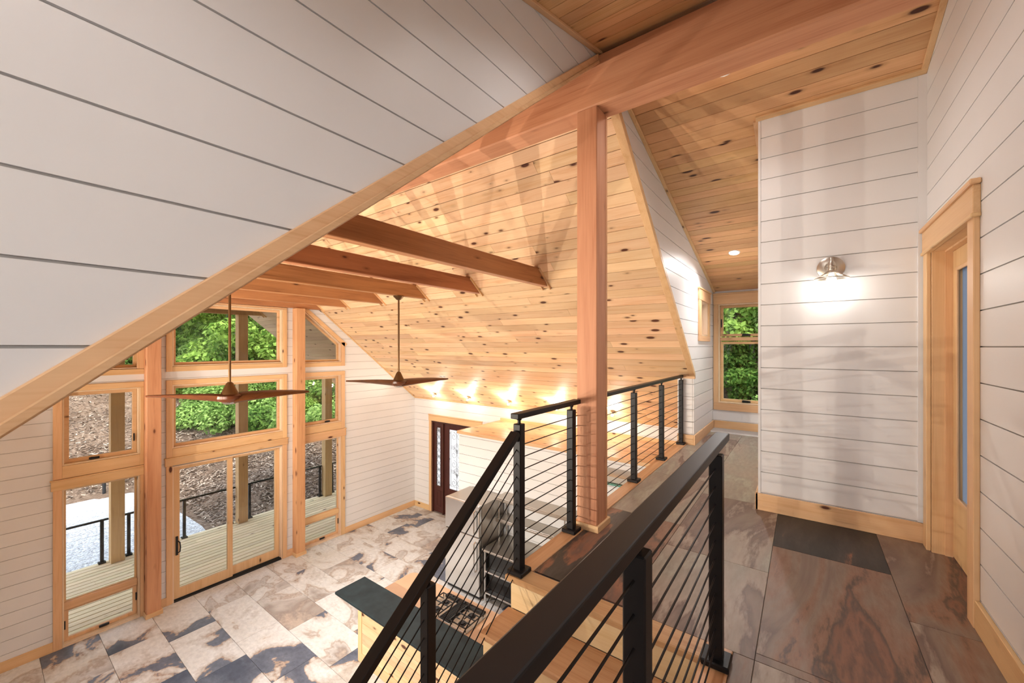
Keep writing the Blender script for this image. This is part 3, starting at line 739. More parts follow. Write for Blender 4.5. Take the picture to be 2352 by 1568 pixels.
cas(d1, 1.945, 2.028, FL, -2.01, 'Z'); cas(d1, 3.792, 3.875, FL, -2.01, 'Z')
mobj('head_board', bx(1.93, 3.89, YG - 0.026, YG, -2.01, -1.895), TRIM['X'], d1, bevel=0.003)
mobj('head_cap', bx(1.92, 3.90, YG - 0.038, YG, -1.895, -1.872), TRIM['X'], d1, bevel=0.004)

# gable posts
for k, (a, lab) in enumerate([(1.67, 'square fir post on the gable wall left of the sliding door'), (3.99, 'square fir post on the gable wall right of the sliding door')]):
    t = empty('timber_post', (a + 0.09, YG - 0.09, FL), lab, 'post')
    mobj('post_shaft', bx(a, a + 0.18, YG - 0.18, YG - 0.003, FL + 0.0, 0.80), FIR['Z'], t, bevel=0.006)
    mobj('base_trim', ring([(a - 0.018, YG - 0.198, FL), (a + 0.198, YG - 0.198, FL), (a + 0.198, YG - 0.03, FL), (a - 0.018, YG - 0.03, FL)],
                           [(a, YG - 0.18, FL), (a + 0.18, YG - 0.18, FL), (a + 0.18, YG - 0.03, FL), (a, YG - 0.03, FL)], (0, 0, 0.07)), TRIM['X'], t, bevel=0.003)

# unseen windows added to the hidden walls to bring daylight in
for k, p in enumerate(wopen + [uw]):
    NWIN += 1
    y0, y1, z0, z1 = p[0][0], p[1][0], p[0][1], p[2][1]
    w = empty('window_%d' % NWIN, (XW, (y0 + y1) / 2, z0), ['tall window in the eave wall opposite the front door, next to the stair', 'tall window in the eave wall opposite the front door, towards the gable', 'window in the end wall of the loft behind the stair'][k], 'window', kind='structure')
    q = lambda pl, x: [(x, s, t) for s, t in pl]
    mobj('frame', ring(q(p, XW - 0.12), q(inset(ccw(p), 0.06), XW - 0.12), (0.13, 0, 0)), TRIM['Z'], w)
    mobj('pane', prism(q(inset(ccw(p), 0.055), XW - 0.08), (0.005, 0, 0)), GLASS, w)

# hall window
NWIN += 1
w = empty('window_%d' % NWIN, (XH, 0.8, -0.95), 'two-part pine window at the end of the upper hall, full of leaves', 'window', kind='structure')
q = lambda pl, x: [(x, s, t) for s, t in pl]
mobj('jamb', ring(q(ccw(hw), XH - 0.004), q(inset(ccw(hw), 0.018), XH - 0.004), (0.16, 0, 0)), JAMB, w)
for a, b in ((-0.95, 0.105), (0.155, 0.72)):
    r_ = ccw(rect(0.42, 1.185, a, b))
    s = mobj('sash', ring(q(inset(r_, 0.019), XH + 0.055), q(inset(r_, 0.062), XH + 0.055), (0.045, 0, 0)), TRIM['Y'], w, bevel=0.004)
    mobj('pane', prism(q(inset(r_, 0.060), XH + 0.08), (0.005, 0, 0)), GLASS, s)
    mobj('crank_handle', join(bx(XH + 0.025, XH + 0.055, 0.72, 0.84, a + 0.022, a + 0.052), cyl((XH + 0.02, 0.74, a + 0.05), (XH + 0.02, 0.83, a + 0.057), 0.009, 8)), BLACKM, s, bevel=0.004, label='black crank handle')
mobj('rail', bx(XH + 0.03, XH + 0.12, 0.44, 1.166, 0.10, 0.16), TRIM['Y'], w, bevel=0.004)
mobj('hinge', bx(XH + 0.043, XH + 0.055, 1.14, 1.156, 0.33, 0.47), BLACKM, w)
def casx(x0, x1, y0, y1, z0, z1, ax): return mobj('casing', bx(x0, x1, y0, y1, z0, z1), TRIM[ax], w, bevel=0.003)
casx(XH - 0.022, XH, 1.187, 1.262, -0.952, 0.72, 'Z'); casx(XH - 0.022, XH, 0.36, 0.418, -0.952, 0.72, 'Z'); casx(XH - 0.022, XH, 0.36, 1.262, -1.075, -0.954, 'Y')
mobj('head_board', bx(XH - 0.026, XH, 0.36, 1.264, 0.722, 0.885), TRIM['Y'], w, bevel=0.003)
mobj('head_cap', bx(XH - 0.04, XH, 0.355, 1.268, 0.885, 0.91), TRIM['Y'], w, bevel=0.004)
# small window in the cheek wall
NWIN += 1
w = empty('window_%d' % NWIN, (6.80, YD, 0.17), 'small pine trimmed window high in the cheek wall', 'window', kind='structure')
mobj('jamb', ring(g3(ccw(swin), YD - 0.004), g3(inset(ccw(swin), 0.02), YD - 0.004), (0, 0.14, 0)), JAMB, w)
s = mobj('sash', ring(g3(inset(ccw(swin), 0.021), YD + 0.07), g3(inset(ccw(swin), 0.055), YD + 0.07), (0, 0.04, 0)), JAMB, w)
mobj('pane', prism(g3(inset(ccw(swin), 0.053), YD + 0.09), (0, 0.005, 0)), FROST, s)
for a in ((6.37, 6.528, 0.165, 0.70, 'Z'), (7.082, 7.20, 0.165, 0.70, 'Z'), (6.37, 7.20, 0.085, 0.165, 'X')):
    mobj('casing', bx(a[0], a[1], YD - 0.022, YD, a[2], a[3]), TRIM[a[4]], w, bevel=0.003)
mobj('head_board', bx(6.36, 7.21, YD - 0.026, YD, 0.70, 0.86), TRIM['X'], w, bevel=0.003)
mobj('head_cap', bx(6.345, 7.225, YD - 0.04, YD, 0.86, 0.882), TRIM['X'], w, bevel=0.004)

# glazed pine door in the loft wall
d2 = empty('door_2', (3.475, YS - 0.08, LF), 'pine door with a tall frosted pane at the end of the loft wall', 'door', kind='structure')
mobj('jamb', join(bx(3.051, 3.07, YS - 0.138, YS + 0.0, LF, 0.664), bx(3.88, 3.899, YS - 0.138, YS + 0.0, LF, 0.664), bx(3.07, 3.88, YS - 0.138, YS + 0.0, 0.645, 0.664)), TRIM['Z'], d2)
mobj('door_stop', join(bx(3.07, 3.082, YS - 0.095, YS - 0.06, LF, 0.645), bx(3.868, 3.88, YS - 0.095, YS - 0.06, LF, 0.645), bx(3.082, 3.868, YS - 0.095, YS - 0.06, 0.633, 0.645)), TRIM['Z'], d2)
pl = rect(3.083, 3.867, LF + 0.008, 0.632); go = rect(3.20, 3.75, LF + 0.42, 0.50)
p = mobj('door_leaf', ring(g3(pl, YS - 0.135), g3(go, YS - 0.135), (0, 0.04, 0)), TRIM['Z'], d2, bevel=0.003)
mobj('glazing_bead', ring(g3(inset(go, -0.012), YS - 0.096), g3(inset(go, 0.012), YS - 0.096), (0, 0.012, 0)), TRIM['Z'], p, bevel=0.003)
mobj('pane', prism(g3(inset(go, -0.004), YS - 0.117), (0, 0.005, 0)), FROST2, p)
for a in ((2.955, 3.049, 'Z', 0.655), (3.901, 3.995, 'Z', 0.655)):
    mobj('casing', bx(a[0], a[1], YS, YS + 0.024, LF, a[3]), TRIM['Z'], d2, bevel=0.003)
mobj('head_board', bx(2.945, 4.005, YS, YS + 0.028, 0.662, 0.805), TRIM['X'], d2, bevel=0.003)
mobj('head_fillet', bx(2.938, 4.012, YS, YS + 0.036, 0.642, 0.664), TRIM['X'], d2, bevel=0.004)
mobj('head_cap', bx(2.930, 4.018, YS, YS + 0.042, 0.805, 0.832), TRIM['X'], d2, bevel=0.005)

# front door with sidelights
d3 = empty('door_3', (XE, 7.1, FL), 'dark front door with iron scrollwork glass and sidelights', 'door', kind='structure')
mobj('frame', join(bx(XE, XE + 0.14, 7.905, 7.939, FL, -1.956), bx(XE, XE + 0.14, 6.281, 6.315, FL, -1.956), bx(XE, XE + 0.14, 6.315, 7.905, -1.99, -1.956),
                   bx(XE, XE + 0.14, 7.515, 7.55, FL, -1.99), bx(XE, XE + 0.14, 6.60, 6.635, FL, -1.99)), MAHOG, d3, bevel=0.003)
def qx_(pl, x): return [(x, s, t) for s, t in pl]
def spiral(cy, cz, r0, turns, a0, sgn, n=22):
    pts = []
    for i in range(n + 1):
        f = i / n; a = a0 + sgn * f * turns * 2 * math.pi; r = r0 * (1 - 0.82 * f)
        pts.append((cy + r * math.cos(a), cz + r * math.sin(a)))
    return pts
def leaf(name, y0, y1, gy0, gy1, gz0, gz1, rich):
    pl = rect(y0, y1, FL + 0.01, -1.992); go = rect(gy0, gy1, gz0, gz1)
    p = mobj(name, ring(qx_(pl, XE + 0.04), qx_(go, XE + 0.04), (0.045, 0, 0)), MAHOG, d3, bevel=0.003)
    mobj('pane', prism(qx_(inset(go, -0.004), XE + 0.062), (0.006, 0, 0)), FROST, p)
    mobj('moulding', ring(qx_(inset(go, -0.02), XE + 0.03), qx_(inset(go, 0.006), XE + 0.03), (0.012, 0, 0)), MAHOG, p, bevel=0.003)
    m_ = rect(gy0 - 0.01, gy1 + 0.01, FL + 0.16, gz0 - 0.12)
    mobj('panel', ring(qx_(m_, XE + 0.03), qx_(inset(m_, 0.035), XE + 0.03), (0.012, 0, 0)), MAHOG, p, bevel=0.003)
    X = XE + 0.05; gs = []; cy = (gy0 + gy1) / 2; hw_ = (gy1 - gy0) / 2
    def wire(pts, r=0.0045): gs.append(tube([(X, a, b) for a, b in pts], r, 5))
    H_ = gz1 - gz0
    if rich:
        wire([(cy, gz0), (cy, gz1)])
        iy = hw_ * 0.78
        wire([(cy - iy, gz0 + 0.08), (cy + iy, gz0 + 0.08), (cy + iy, gz1 - 0.06), (cy - iy, gz1 - 0.06), (cy - iy, gz0 + 0.08)])
        for zc in (gz0 + 0.18, gz0 + 0.5 * H_ - 0.11, gz0 + 0.5 * H_ + 0.13, gz1 - 0.17):
            for sg in (-1, 1):
                wire(spiral(cy + sg * iy * 0.52, zc, iy * 0.50, 1.35, math.pi / 2, sg))
        for zc in (gz0 + 0.30 * H_, gz0 + 0.70 * H_):
            for dz in (-0.035, 0.0, 0.035):
                for sg in (-1, 1):
                    wire([(cy + sg * iy, zc + dz), (cy + sg * iy * 0.55, zc + dz), (cy + sg * iy * 0.2, zc + dz * 0.6 - 0.04), (cy - sg * 0.03, zc - 0.10 + dz)])
                    wire([(cy + sg * iy * 0.55, zc + dz), (cy, zc + 0.09 + dz)])
        for zc in (gz0 + 0.10, gz0 + 0.5 * H_, gz1 - 0.10):
            for sg in (-1, 1): wire(spiral(cy + sg * (hw_ - 0.018), zc, 0.018, 1.0, 0, sg, 10), 0.004)
    else:
        n = 9
        for i in range(n):
            za, zb = gz0 + H_ * i / n, gz0 + H_ * (i + 1) / n; zm = (za + zb) / 2
            if i % 2 == 0:
                for sg in (-1, 1): wire(spiral(cy + sg * hw_ * 0.5, zm, hw_ * 0.45, 1.2, math.pi / 2, sg, 14), 0.004)
            wire([(gy0, za), (cy, zm), (gy1, za)], 0.004); wire([(gy0, zb), (cy, zm), (gy1, zb)], 0.004)
    mobj('grille', join(*gs), WIREM, p, label='black iron scrollwork')
    return p
leaf('sidelight', 7.552, 7.903, 7.645, 7.80, -3.64, -2.11, False)
leaf('door_leaf', 6.637, 7.513, 6.80, 7.34, -3.64, -2.11, True)
leaf('sidelight', 6.317, 6.598, 6.39, 6.53, -3.64, -2.11, False)
for a in ((7.94, 8.03), (6.19, 6.28)): mobj('casing', bx(XE - 0.022, XE, a[0], a[1], FL, -1.945), TRIM['Z'], d3, bevel=0.003)
mobj('head_board', bx(XE - 0.026, XE, 6.18, 8.04, -1.945, -1.80), TRIM['Y'], d3, bevel=0.003)
mobj('head_cap', bx(XE - 0.038, XE, 6.17, 8.05, -1.80, -1.778), TRIM['Y'], d3, bevel=0.004)
# ---------------------------------------------------------------- timbers
mobj('ridge_beam', bx(2.80, 3.02, YS - 0.02, YG + 0.0, 1.825, 2.20), FIR['Y'], bevel=0.012, label='big fir ridge beam crossing over the loft to the gable', cat='beam')
mobj('ridge_beam', bx(2.80, 3.02, YG + 0.172, 12.30, 1.825, 2.20), POSTW, bevel=0.012, label='outer ridge beam under the porch roof', cat='beam')
t = empty('timber_post', (2.90, 1.345, LF), 'tall fir post on the loft floor carrying the ridge beam', 'post')
mobj('post_shaft', bx(2.80, 2.965, 1.262, 1.43, LF, 1.825), FIR['Z'], t, bevel=0.006)
mobj('back_board', bx(2.967, 3.0, 1.262, 1.43, LF, 1.825), FIR['Z'], t, bevel=0.005)
mobj('base_trim', ring([(2.782, 1.244, LF), (3.018, 1.244, LF), (3.018, 1.448, LF), (2.782, 1.448, LF)], [(2.80, 1.262, LF), (3.0, 1.262, LF), (3.0, 1.43, LF), (2.80, 1.43, LF)], (0, 0, 0.05)), TRIM['X'], t, bevel=0.003)
CB0, CB1 = 0.805, 1.015
ords = ['nearest the loft', 'second from the loft', 'third from the loft, holding both fans', 'fourth from the loft', 'fifth from the loft']
def collar(y0, y1, m, label, name='collar_beam'):
    xr0, xr1 = (KR - CB0) / SL, (KR - CB1) / SL; xl0, xl1 = (CB0 - KL) / SL, (CB1 - KL) / SL
    t = empty(name, ((xr0 + xl0) / 2, (y0 + y1) / 2, CB0), label, 'beam', 'collar beams under the pine ceiling')
    mobj('timber', prism([(xl0, y0, CB0), (xr0, y0, CB0), (xr1, y0, CB1), (xl1, y0, CB1)], (0, y1 - y0, 0)), m, t, bevel=0.006)
    for f, k in ((slopeR, (xr1 - RX) / ca), (slopeL, (RX - xl1) / ca)):
        for yy in (y0 - 0.016, y1 + 0.002):
            mobj('end_cleat', slab(f, [rect(yy, yy + 0.014, k, k + 0.36)], TH, TH + 0.03), TRIM['X'], t)
    return t
for i in range(5):
    y = 2.81 + 1.19 * i
    collar(y - 0.05, y + 0.05, BEAMX, 'reddish fir collar beam spanning the ceiling, ' + ords[i])

collar(YG - 0.10, YG - 0.002, BEAMX, 'fir collar beam against the gable wall over the windows')
for i, y in enumerate((10.05, 11.47)):
    collar(y - 0.06, y + 0.06, POSTW, ['weathered collar beam under the porch roof, next to the gable', 'weathered collar beam under the porch roof, over the deck posts'][i])

# ---------------------------------------------------------------- railings
def rpost(parent, x, y, zb, zt, w=0.054, pin=True):
    p = mobj('post', bx(x - w / 2, x + w / 2, y - w / 2, y + w / 2, zb, zt), BLACK, parent, bevel=0.004)
    mobj('base_plate', bx(x - 0.056, x + 0.056, y - 0.056, y + 0.056, zb, zb + 0.028), BLACK, p, bevel=0.005)
    if pin: mobj('saddle', join(cyl((x, y, zt), (x, y, zt + 0.03), 0.010, 10), lathe((x, y, zt + 0.018), [(0.006, 0), (0.016, 0.006), (0.016, 0.016), (0.008, 0.02)], 12), bx(x - 0.03, x + 0.03, y - 0.012, y + 0.012, zt + 0.030, zt + 0.034)), BLACK, p)
    return p
def cable(parent, p0, p1): return mobj('cable', cyl(p0, p1, 0.0034, 6), BLACK, parent, smooth=True)
RT = -0.408
def level_rail(label, posts, y, x0, x1, zc, n=11, dz=0.078):
    t = empty('cable_railing', ((x0 + x1) / 2, y, LF), label, 'railing')
    mobj('handrail', bx(x0, x1, y - 0.03, y + 0.03, RT - 0.034, RT), BLACK, t, bevel=0.004, seg=2)
    for x in posts: rpost(t, x, y, LF + 0.004, RT - 0.068)
    for k in range(n):
        z = LF + 0.085 + k * dz; cable(t, (zc[0], y, z), (zc[1], y, z))
    return t
level_rail('black cable railing section between the stair head and the tall fir post', (2.015, 2.70), 1.425, 1.965, 2.80, (2.015, 2.80))
level_rail('black cable railing section from the tall fir post to the cheek wall', (4.09, 5.08, 6.045), 1.43, 3.0, 6.085, (3.0, 6.045))
level_rail('near black cable railing guarding the stairwell beside the loft walk', (1.96, 0.925, -0.11, -1.1), 0.315, XW + 0.05, 2.12, (XW + 0.05, 1.96))
# stair railing
RS = 0.196 / 0.262
t = empty('stair_railing', (1.0, 1.425, LF - 1.0), 'black cable railing sloping down the open side of the stair', 'railing')
yr = 1.425
def rz(x): return -0.505 + RS * (x - 1.985)
xa, xb = 1.988, -0.40
mobj('handrail', beam((xa, yr, rz(xa) - 0.04), (xb, yr, rz(xb) - 0.04), (0, 1, 0), 0.06, 0.034), BLACK, t, bevel=0.004, seg=2)
for x, k in ((1.275, 3), (0.25, 7)):
    rpost(t, x, yr, LF - 0.196 * k, rz(x) - 0.075)
for k in range(10):
    z = -0.13 - 0.083 * k
    cable(t, (1.99, yr, rz(1.99) + z), (xb, yr, rz(xb) + z))
mobj('bracket', join(bx(1.97, 1.99, yr - 0.02, yr + 0.02, rz(1.98) - 0.07, rz(1.98) - 0.03)), BLACK, t)

# ---------------------------------------------------------------- stair
RISE, RUN, XN = 0.196, 0.262, 1.945
st = empty('staircase', (0.9, 0.92, LF - 2.0), 'oak staircase with pine risers dropping from the loft', 'staircase')
YA, YB = 0.378, 1.472
mobj('tread', bx(XN, 2.075, YA, 1.485, LF - 0.034, LF + 0.004), OAK['Y'], st, bevel=0.006)
PALE = wood('pale pine riser', (0.84, 0.63, 0.36), (0.74, 0.51, 0.25), 'Y', knots=0.25, var=0.1)
NT = 9
for i in range(1, NT + 1):
    xn, z = XN - RUN * i, LF - RISE * i
    mobj('tread', bx(xn, xn + RUN + 0.022, YA, YB, z - 0.034, z), OAK['Y'], st, bevel=0.006)
    mobj('riser', bx(xn + RUN + 0.022, xn + RUN + 0.040, YA, 1.452, z - 0.0, z + RISE - 0.034), PALE, st)
pts = [(XN + 0.04, LF - 0.034)]
for i in range(1, NT + 1):
    xn, z = XN - RUN * i, LF - RISE * i
    pts += [(xn + RUN + 0.04, z - 0.034), (xn + 0.04, z - 0.034)]
zl = LF - RISE * NT - 0.034; xl = XN - RUN * NT + 0.04
pts += [(xl, zl - 0.25), (XN + 0.04, LF - 0.45)]
mobj('stringer', prism([(x, 1.43, z) for x, z in pts], (0, 0.02, 0)), PALE, st)
mobj('stringer', prism([(x, YA, z) for x, z in pts], (0, 0.02, 0)), PALE, st)
xlnd = XN - RUN * (NT)
mobj('landing', bx(XW + 0.02, xlnd + 0.02, YA, YB, LF - RISE * (NT + 1) - 0.04, LF - RISE * (NT + 1)), OAK['Y'], st, bevel=0.006)
mobj('landing_box', bx(XW + 0.02, xlnd, YA + 0.02, YB - 0.03, FL, LF - RISE * (NT + 1) - 0.04), PALE, st)
mobj('riser', bx(xlnd + 0.02, xlnd + 0.038, YA, 1.452, LF - RISE * (NT + 1), LF - RISE * NT - 0.034), PALE, st)
mobj('wall_stair', bx(XW, 1.99, 0.345, 0.372, FL, LF - 0.03), PAINT, label='white wall below the loft walk beside the stair', cat='wall', kind='structure')

# ---------------------------------------------------------------- kitchen: bar and counter
bar = empty('breakfast_bar', (3.15, 3.3, FL), 'raised breakfast bar with a dark slate top and pine boarded front', 'counter')
mobj('bar_top', bx(2.885, 3.335, 1.56, 5.055, FL + 1.035, FL + 1.07), SLATE, bar, bevel=0.008, seg=2)
mobj('knee_wall', bx(3.208, 3.325, 1.56, 4.965, FL, FL + 1.035), GROOVE, bar)
planks(bar, fW(3.19), rect(1.56, 4.90, FL + 0.13, FL + 1.035), [], FL + 0.13, 0.14, TH, PINE['Y'], 0.004)
mobj('corner_post', bx(3.182, 3.33, 4.90, 4.985, FL, FL + 1.035), TRIM['Z'], bar, bevel=0.003)
mobj('base_trim', bx(3.178, 3.208, 1.56, 4.90, FL, FL + 0.13), TRIM['Y'], bar, bevel=0.003)
ctr = empty('kitchen_counter', (3.67, 3.3, FL), 'tan topped kitchen counter behind the slate bar', 'counter')
cc = [(3.338, 1.56), (4.02, 1.56)]
for k in range(7):
    a = math.pi / 2 * k / 6; cc.append((3.92 + 0.10 * math.cos(a), 4.72 + 0.10 * math.sin(a)))
cc += [(3.338, 4.82)]
mobj('worktop', prism([(x, y, FL + 0.875) for x, y in cc], (0, 0, 0.037)), TANTOP, ctr, bevel=0.004)
mobj('cabinet_body', bx(3.338, 3.94, 1.58, 4.78, FL + 0.09, FL + 0.875), TRIM['Z'], ctr)
mobj('toe_kick', bx(3.338, 3.88, 1.58, 4.76, FL, FL + 0.09), BLACKM, ctr)
for k in range(5):
    y0 = 1.60 + k * 0.636
    d = mobj('cabinet_door', bx(3.942, 3.96, y0, y0 + 0.62, FL + 0.11, FL + 0.86), TRIM['Z'], ctr, bevel=0.003)
    mobj('knob', lathe((3.972, y0 + 0.56, FL + 0.72), [(0.006, 0), (0.014, 0.01), (0.01, 0.02)], 10), BLACKM, d)
ck = empty('gas_cooktop', (3.71, 3.64, FL + 0.912), 'gas cooktop with black grates let into the tan counter', 'cooktop')
zt = FL + 0.912
mobj('pan', bx(3.50, 3.925, 3.25, 4.02, zt, zt + 0.010), STEELD, ck, bevel=0.004)
mobj('centre_vent', join(bx(3.51, 3.90, 3.55, 3.72, zt + 0.010, zt + 0.022), *[bx(3.52, 3.89, 3.555 + 0.02 * k, 3.563 + 0.02 * k, zt + 0.022, zt + 0.030) for k in range(8)]), BLACKM, ck)
mobj('control_strip', bx(3.86, 3.93, 3.30, 3.97, zt + 0.010, zt + 0.030), BLACK, ck, bevel=0.004)
for (y0, y1) in ((3.27, 3.54), (3.73, 4.0)):
    for xc in (3.60, 3.77):
        b = mobj('burner', lathe((xc, (y0 + y1) / 2, zt + 0.010), [(0.055, 0), (0.05, 0.008), (0.036, 0.010), (0.036, 0.022), (0.028, 0.026)], 18), BLACKM, ck, smooth=True)
    gs = []
    zg = zt + 0.045
    for a, b_ in (((3.515, y0), (3.855, y0)), ((3.515, y1), (3.855, y1)), ((3.515, y0), (3.515, y1)), ((3.855, y0), (3.855, y1)), ((3.685, y0), (3.685, y1))):
        gs.append(beam((a[0], a[1], zg), (b_[0], b_[1], zg), (0, 1, 0) if a[1] == b_[1] else (1, 0, 0), 0.010, 0.012))
    for xc in (3.60, 3.77):
        gs.append(bx(xc - 0.004, xc + 0.004, y0, y0 + 0.09, zg, zg + 0.012)); gs.append(bx(xc - 0.004, xc + 0.004, y1 - 0.09, y1, zg, zg + 0.012))
        ym = (y0 + y1) / 2; gs.append(bx(xc - 0.085, xc - 0.03, ym - 0.004, ym + 0.004, zg, zg + 0.012)); gs.append(bx(xc + 0.03, xc + 0.085, ym - 0.004, ym + 0.004, zg, zg + 0.012))
    for xx in (3.52, 3.85):
        for yy in (y0 + 0.01, y1 - 0.01): gs.append(cyl((xx, yy, zt + 0.01), (xx, yy, zg), 0.006, 6))
    mobj('grate', join(*gs), BLACKM, ck)
for k in range(5): mobj('knob', lathe((3.895, 3.42 + 0.11 * k, zt + 0.03), [(0.018, 0), (0.016, 0.014), (0.012, 0.016)], 12), BLACKM, ck, smooth=True)

# ---------------------------------------------------------------- kitchen: fridge, steel table, hood, closet box
fx0, fx1, fy0, fy1, fh = 5.13, 5.80, 4.46, 5.28, 1.62
fr = empty('refrigerator', ((fx0 + fx1) / 2, (fy0 + fy1) / 2, FL), 'stainless refrigerator with two doors and bar handles', 'refrigerator')
mobj('body', bx(fx0 + 0.075, fx1, fy0, fy1, FL + 0.03, FL + fh - 0.005), STEELD, fr, bevel=0.006)
for z0, z1 in ((FL + 0.07, FL + 1.07), (FL + 1.078, FL + fh)):
    d = mobj('door', bx(fx0, fx0 + 0.07, fy0, fy1, z0, z1), STEEL, fr, bevel=0.014, seg=3)
    hz0, hz1 = (z1 - 0.62, z1 - 0.05) if z0 < FL + 0.5 else (z0 + 0.03, z1 - 0.06)
    mobj('handle', join(tube([(fx0 - 0.0, fy0 + 0.085, hz0 + 0.03), (fx0 - 0.045, fy0 + 0.085, hz0 + 0.05), (fx0 - 0.045, fy0 + 0.085, hz1 - 0.05), (fx0, fy0 + 0.085, hz1 - 0.03)], 0.014, 10)), CHROME, d, smooth=True)
mobj('toe_grille', bx(fx0 + 0.05, fx0 + 0.10, fy0 + 0.02, fy1 - 0.02, FL, FL + 0.065), BLACKM, fr)
for x in (fx0 + 0.12, fx1 - 0.1):
    for y in (fy0 + 0.05, fy1 - 0.1): mobj('foot', bx(x, x + 0.05, y, y + 0.05, FL, FL + 0.03), BLACKM, fr)

pt = empty('steel_prep_table', (5.5, 3.0, FL), 'stainless prep table with open shelves beside the refrigerator', 'table')
ty0, ty1 = 1.62, 4.42
mobj('worktop', bx(5.15, 5.83, ty0, ty1, FL + 0.875, FL + 0.91), STEELD, pt, bevel=0.004)
mobj('overshelf', join(bx(5.50, 5.83, ty0, ty1, -2.685, -2.66), bx(5.50, 5.512, ty0, ty1, -2.72, -2.685)), STEELD, pt, bevel=0.003)
mobj('overshelf', join(bx(5.53, 5.83, ty0, ty1, -3.065, -3.04), bx(5.53, 5.542, ty0, ty1, -3.10, -3.065)), STEELD, pt, bevel=0.003)
for y in (ty1 - 0.05, 3.05, ty0 + 0.05):
    for x in (5.56, 5.79): mobj('upright', cyl((x, y, FL + 0.91), (x, y, -2.685), 0.013, 12), STEEL, pt, smooth=True)
for y in (ty1 - 0.04, 3.05, ty0 + 0.04):
    for x in (5.19, 5.79): mobj('leg', cyl((x, y, FL), (x, y, FL + 0.875), 0.02, 12), STEEL, pt, smooth=True)
for z in (FL + 0.16, FL + 0.52): mobj('undershelf', bx(5.17, 5.81, ty0 + 0.03, ty1 - 0.03, z, z + 0.028), STEEL, pt, bevel=0.003)
for k in range(3):
    y0 = ty0 + 0.08 + k * 0.9
    for z0, z1 in ((FL + 0.19, FL + 0.51), (FL + 0.55, FL + 0.87)):
        mobj('black_drawer', bx(5.27, 5.80, y0, y0 + 0.86, z0, z1), BLACKM, pt, bevel=0.004)
hd = empty('range_hood', (5.6, 2.2, -2.0), 'steel and glass range hood on the closet wall behind the railing', 'hood')
mobj('hood_body', bx(5.46, 5.838, 1.75, 2.62, -1.955, -1.86), STEELD, hd, bevel=0.006)
mobj('glass_lip', bx(5.42, 5.838, 1.70, 2.66, -1.98, -1.957), plain('sea green glass edge', (0.10, 0.28, 0.23), 0.15), hd, bevel=0.004)
cx0, cy1, cz = 5.84, 5.62, -1.690
wall_partition = mobj('wall_partition', bx(cx0 + TH, XE, 1.50, cy1 - TH, FL, cz - 0.02), PAINT_BACK, label='white boarded closet box with a pine lid beside the front door', cat='wall', kind='structure')
planks(wall_partition, fW(cx0), rect(1.50, cy1, FL, cz - 0.03), [], 0.0, BW, TH, PAINT, 0.006)
planks(wall_partition, fN(cy1), rect(cx0 + TH, XE, FL, cz - 0.03), [], 0.0, BW, TH, PAINT, 0.006)
planks(wall_partition, lambda s, t, d: (t, s, cz - 0.018 + d), rect(1.50, cy1 + 0.012, cx0 - 0.0, XE - 0.02), [], cx0, 0.139, TH, PINE['Y'], 0.004)
mobj('lid_edge', join(bx(cx0 - 0.022, cx0 - 0.001, 1.50, cy1 + 0.03, cz - 0.055, cz + 0.003), bx(cx0, XE - 0.001, cy1 + 0.012, cy1 + 0.03, cz - 0.055, cz + 0.003)), TRIM['Y'], wall_partition, bevel=0.002)
mobj('back_lip', bx(XE - 0.02, XE - 0.001, 1.50, cy1 + 0.01, cz, cz + 0.06), TRIM['Y'], wall_partition)

# ---------------------------------------------------------------- fans
def fan(x, label, angs):
    y = 5.19; zh = -0.53
    t = empty('ceiling_fan', (x, y, zh - 0.09), label, 'fan', 'two wooden ceiling fans')
    mobj('canopy', lathe((x, y, CB0), [(0.085, -0.001), (0.085, -0.012), (0.06, -0.035), (0.035, -0.062), (0.02, -0.066)], 24), BRONZE, t, smooth=True)
    mobj('downrod', cyl((x, y, CB0 - 0.06), (x, y, zh + 0.10), 0.0135, 12), BRONZE, t, smooth=True)
    mobj('motor_cone', lathe((x, y, zh), [(0.085, 0.0), (0.082, 0.012), (0.035, 0.118), (0.020, 0.135)], 24), BRONZE, t, smooth=True)
    mobj('hub', lathe((x, y, zh), [(0.04, -0.098), (0.095, -0.080), (0.128, -0.045), (0.128, -0.014), (0.09, 0.0)], 28), WALNUT, t, smooth=True)
    mobj('light_kit', lathe((x, y, zh - 0.098), [(0.012, -0.018), (0.05, -0.012), (0.072, 0.004), (0.074, 0.016)], 24), CHROME, t, smooth=True)
    lamp('fan_light', 'SPOT', (x, y, zh - 0.13), 130, SOFT, 0.07, t, rot=(0, 0, 0), spot=math.radians(125), blend=0.9)
    for a in angs:
        vs, fs = [], []; n = 14; m = 8
        for i in range(n + 1):
            f = i / n; r = 0.05 + f * 0.74
            w = 0.060 * (1 - f) ** 0.8 + 0.040 + 0.022 * math.sin(min(1, f * 1.1) * math.pi)
            if f > 0.93: w *= math.sqrt(max(0.02, 1 - ((f - 0.93) / 0.07) ** 2 * 0.9))
            th = 0.036 * (1 - f) ** 1.3 + 0.011
            zc = zh - 0.040 * (1 - f) ** 2 - 0.004; tw_ = math.radians(20 - 8 * f); sweep = 0.10 * f * f
            for j in range(m):
                u = 2 * math.pi * j / m; lx, lz = math.cos(u) * w, math.sin(u) * th
                py = lx * math.cos(tw_) - lz * math.sin(tw_) - sweep; pz = lx * math.sin(tw_) + lz * math.cos(tw_)
                X = r * math.cos(a) - py * math.sin(a); Y = r * math.sin(a) + py * math.cos(a)
                vs.append((x + X, y + Y, zc + pz))
        for i in range(n):
            for j in range(m): fs.append((i * m + j, i * m + (j + 1) % m, (i + 1) * m + (j + 1) % m, (i + 1) * m + j))
        fs.append(tuple(range(m - 1, -1, -1))); fs.append(tuple(n * m + j for j in range(m)))
        mobj('blade', (vs, fs), WALNUT, t, smooth=True)
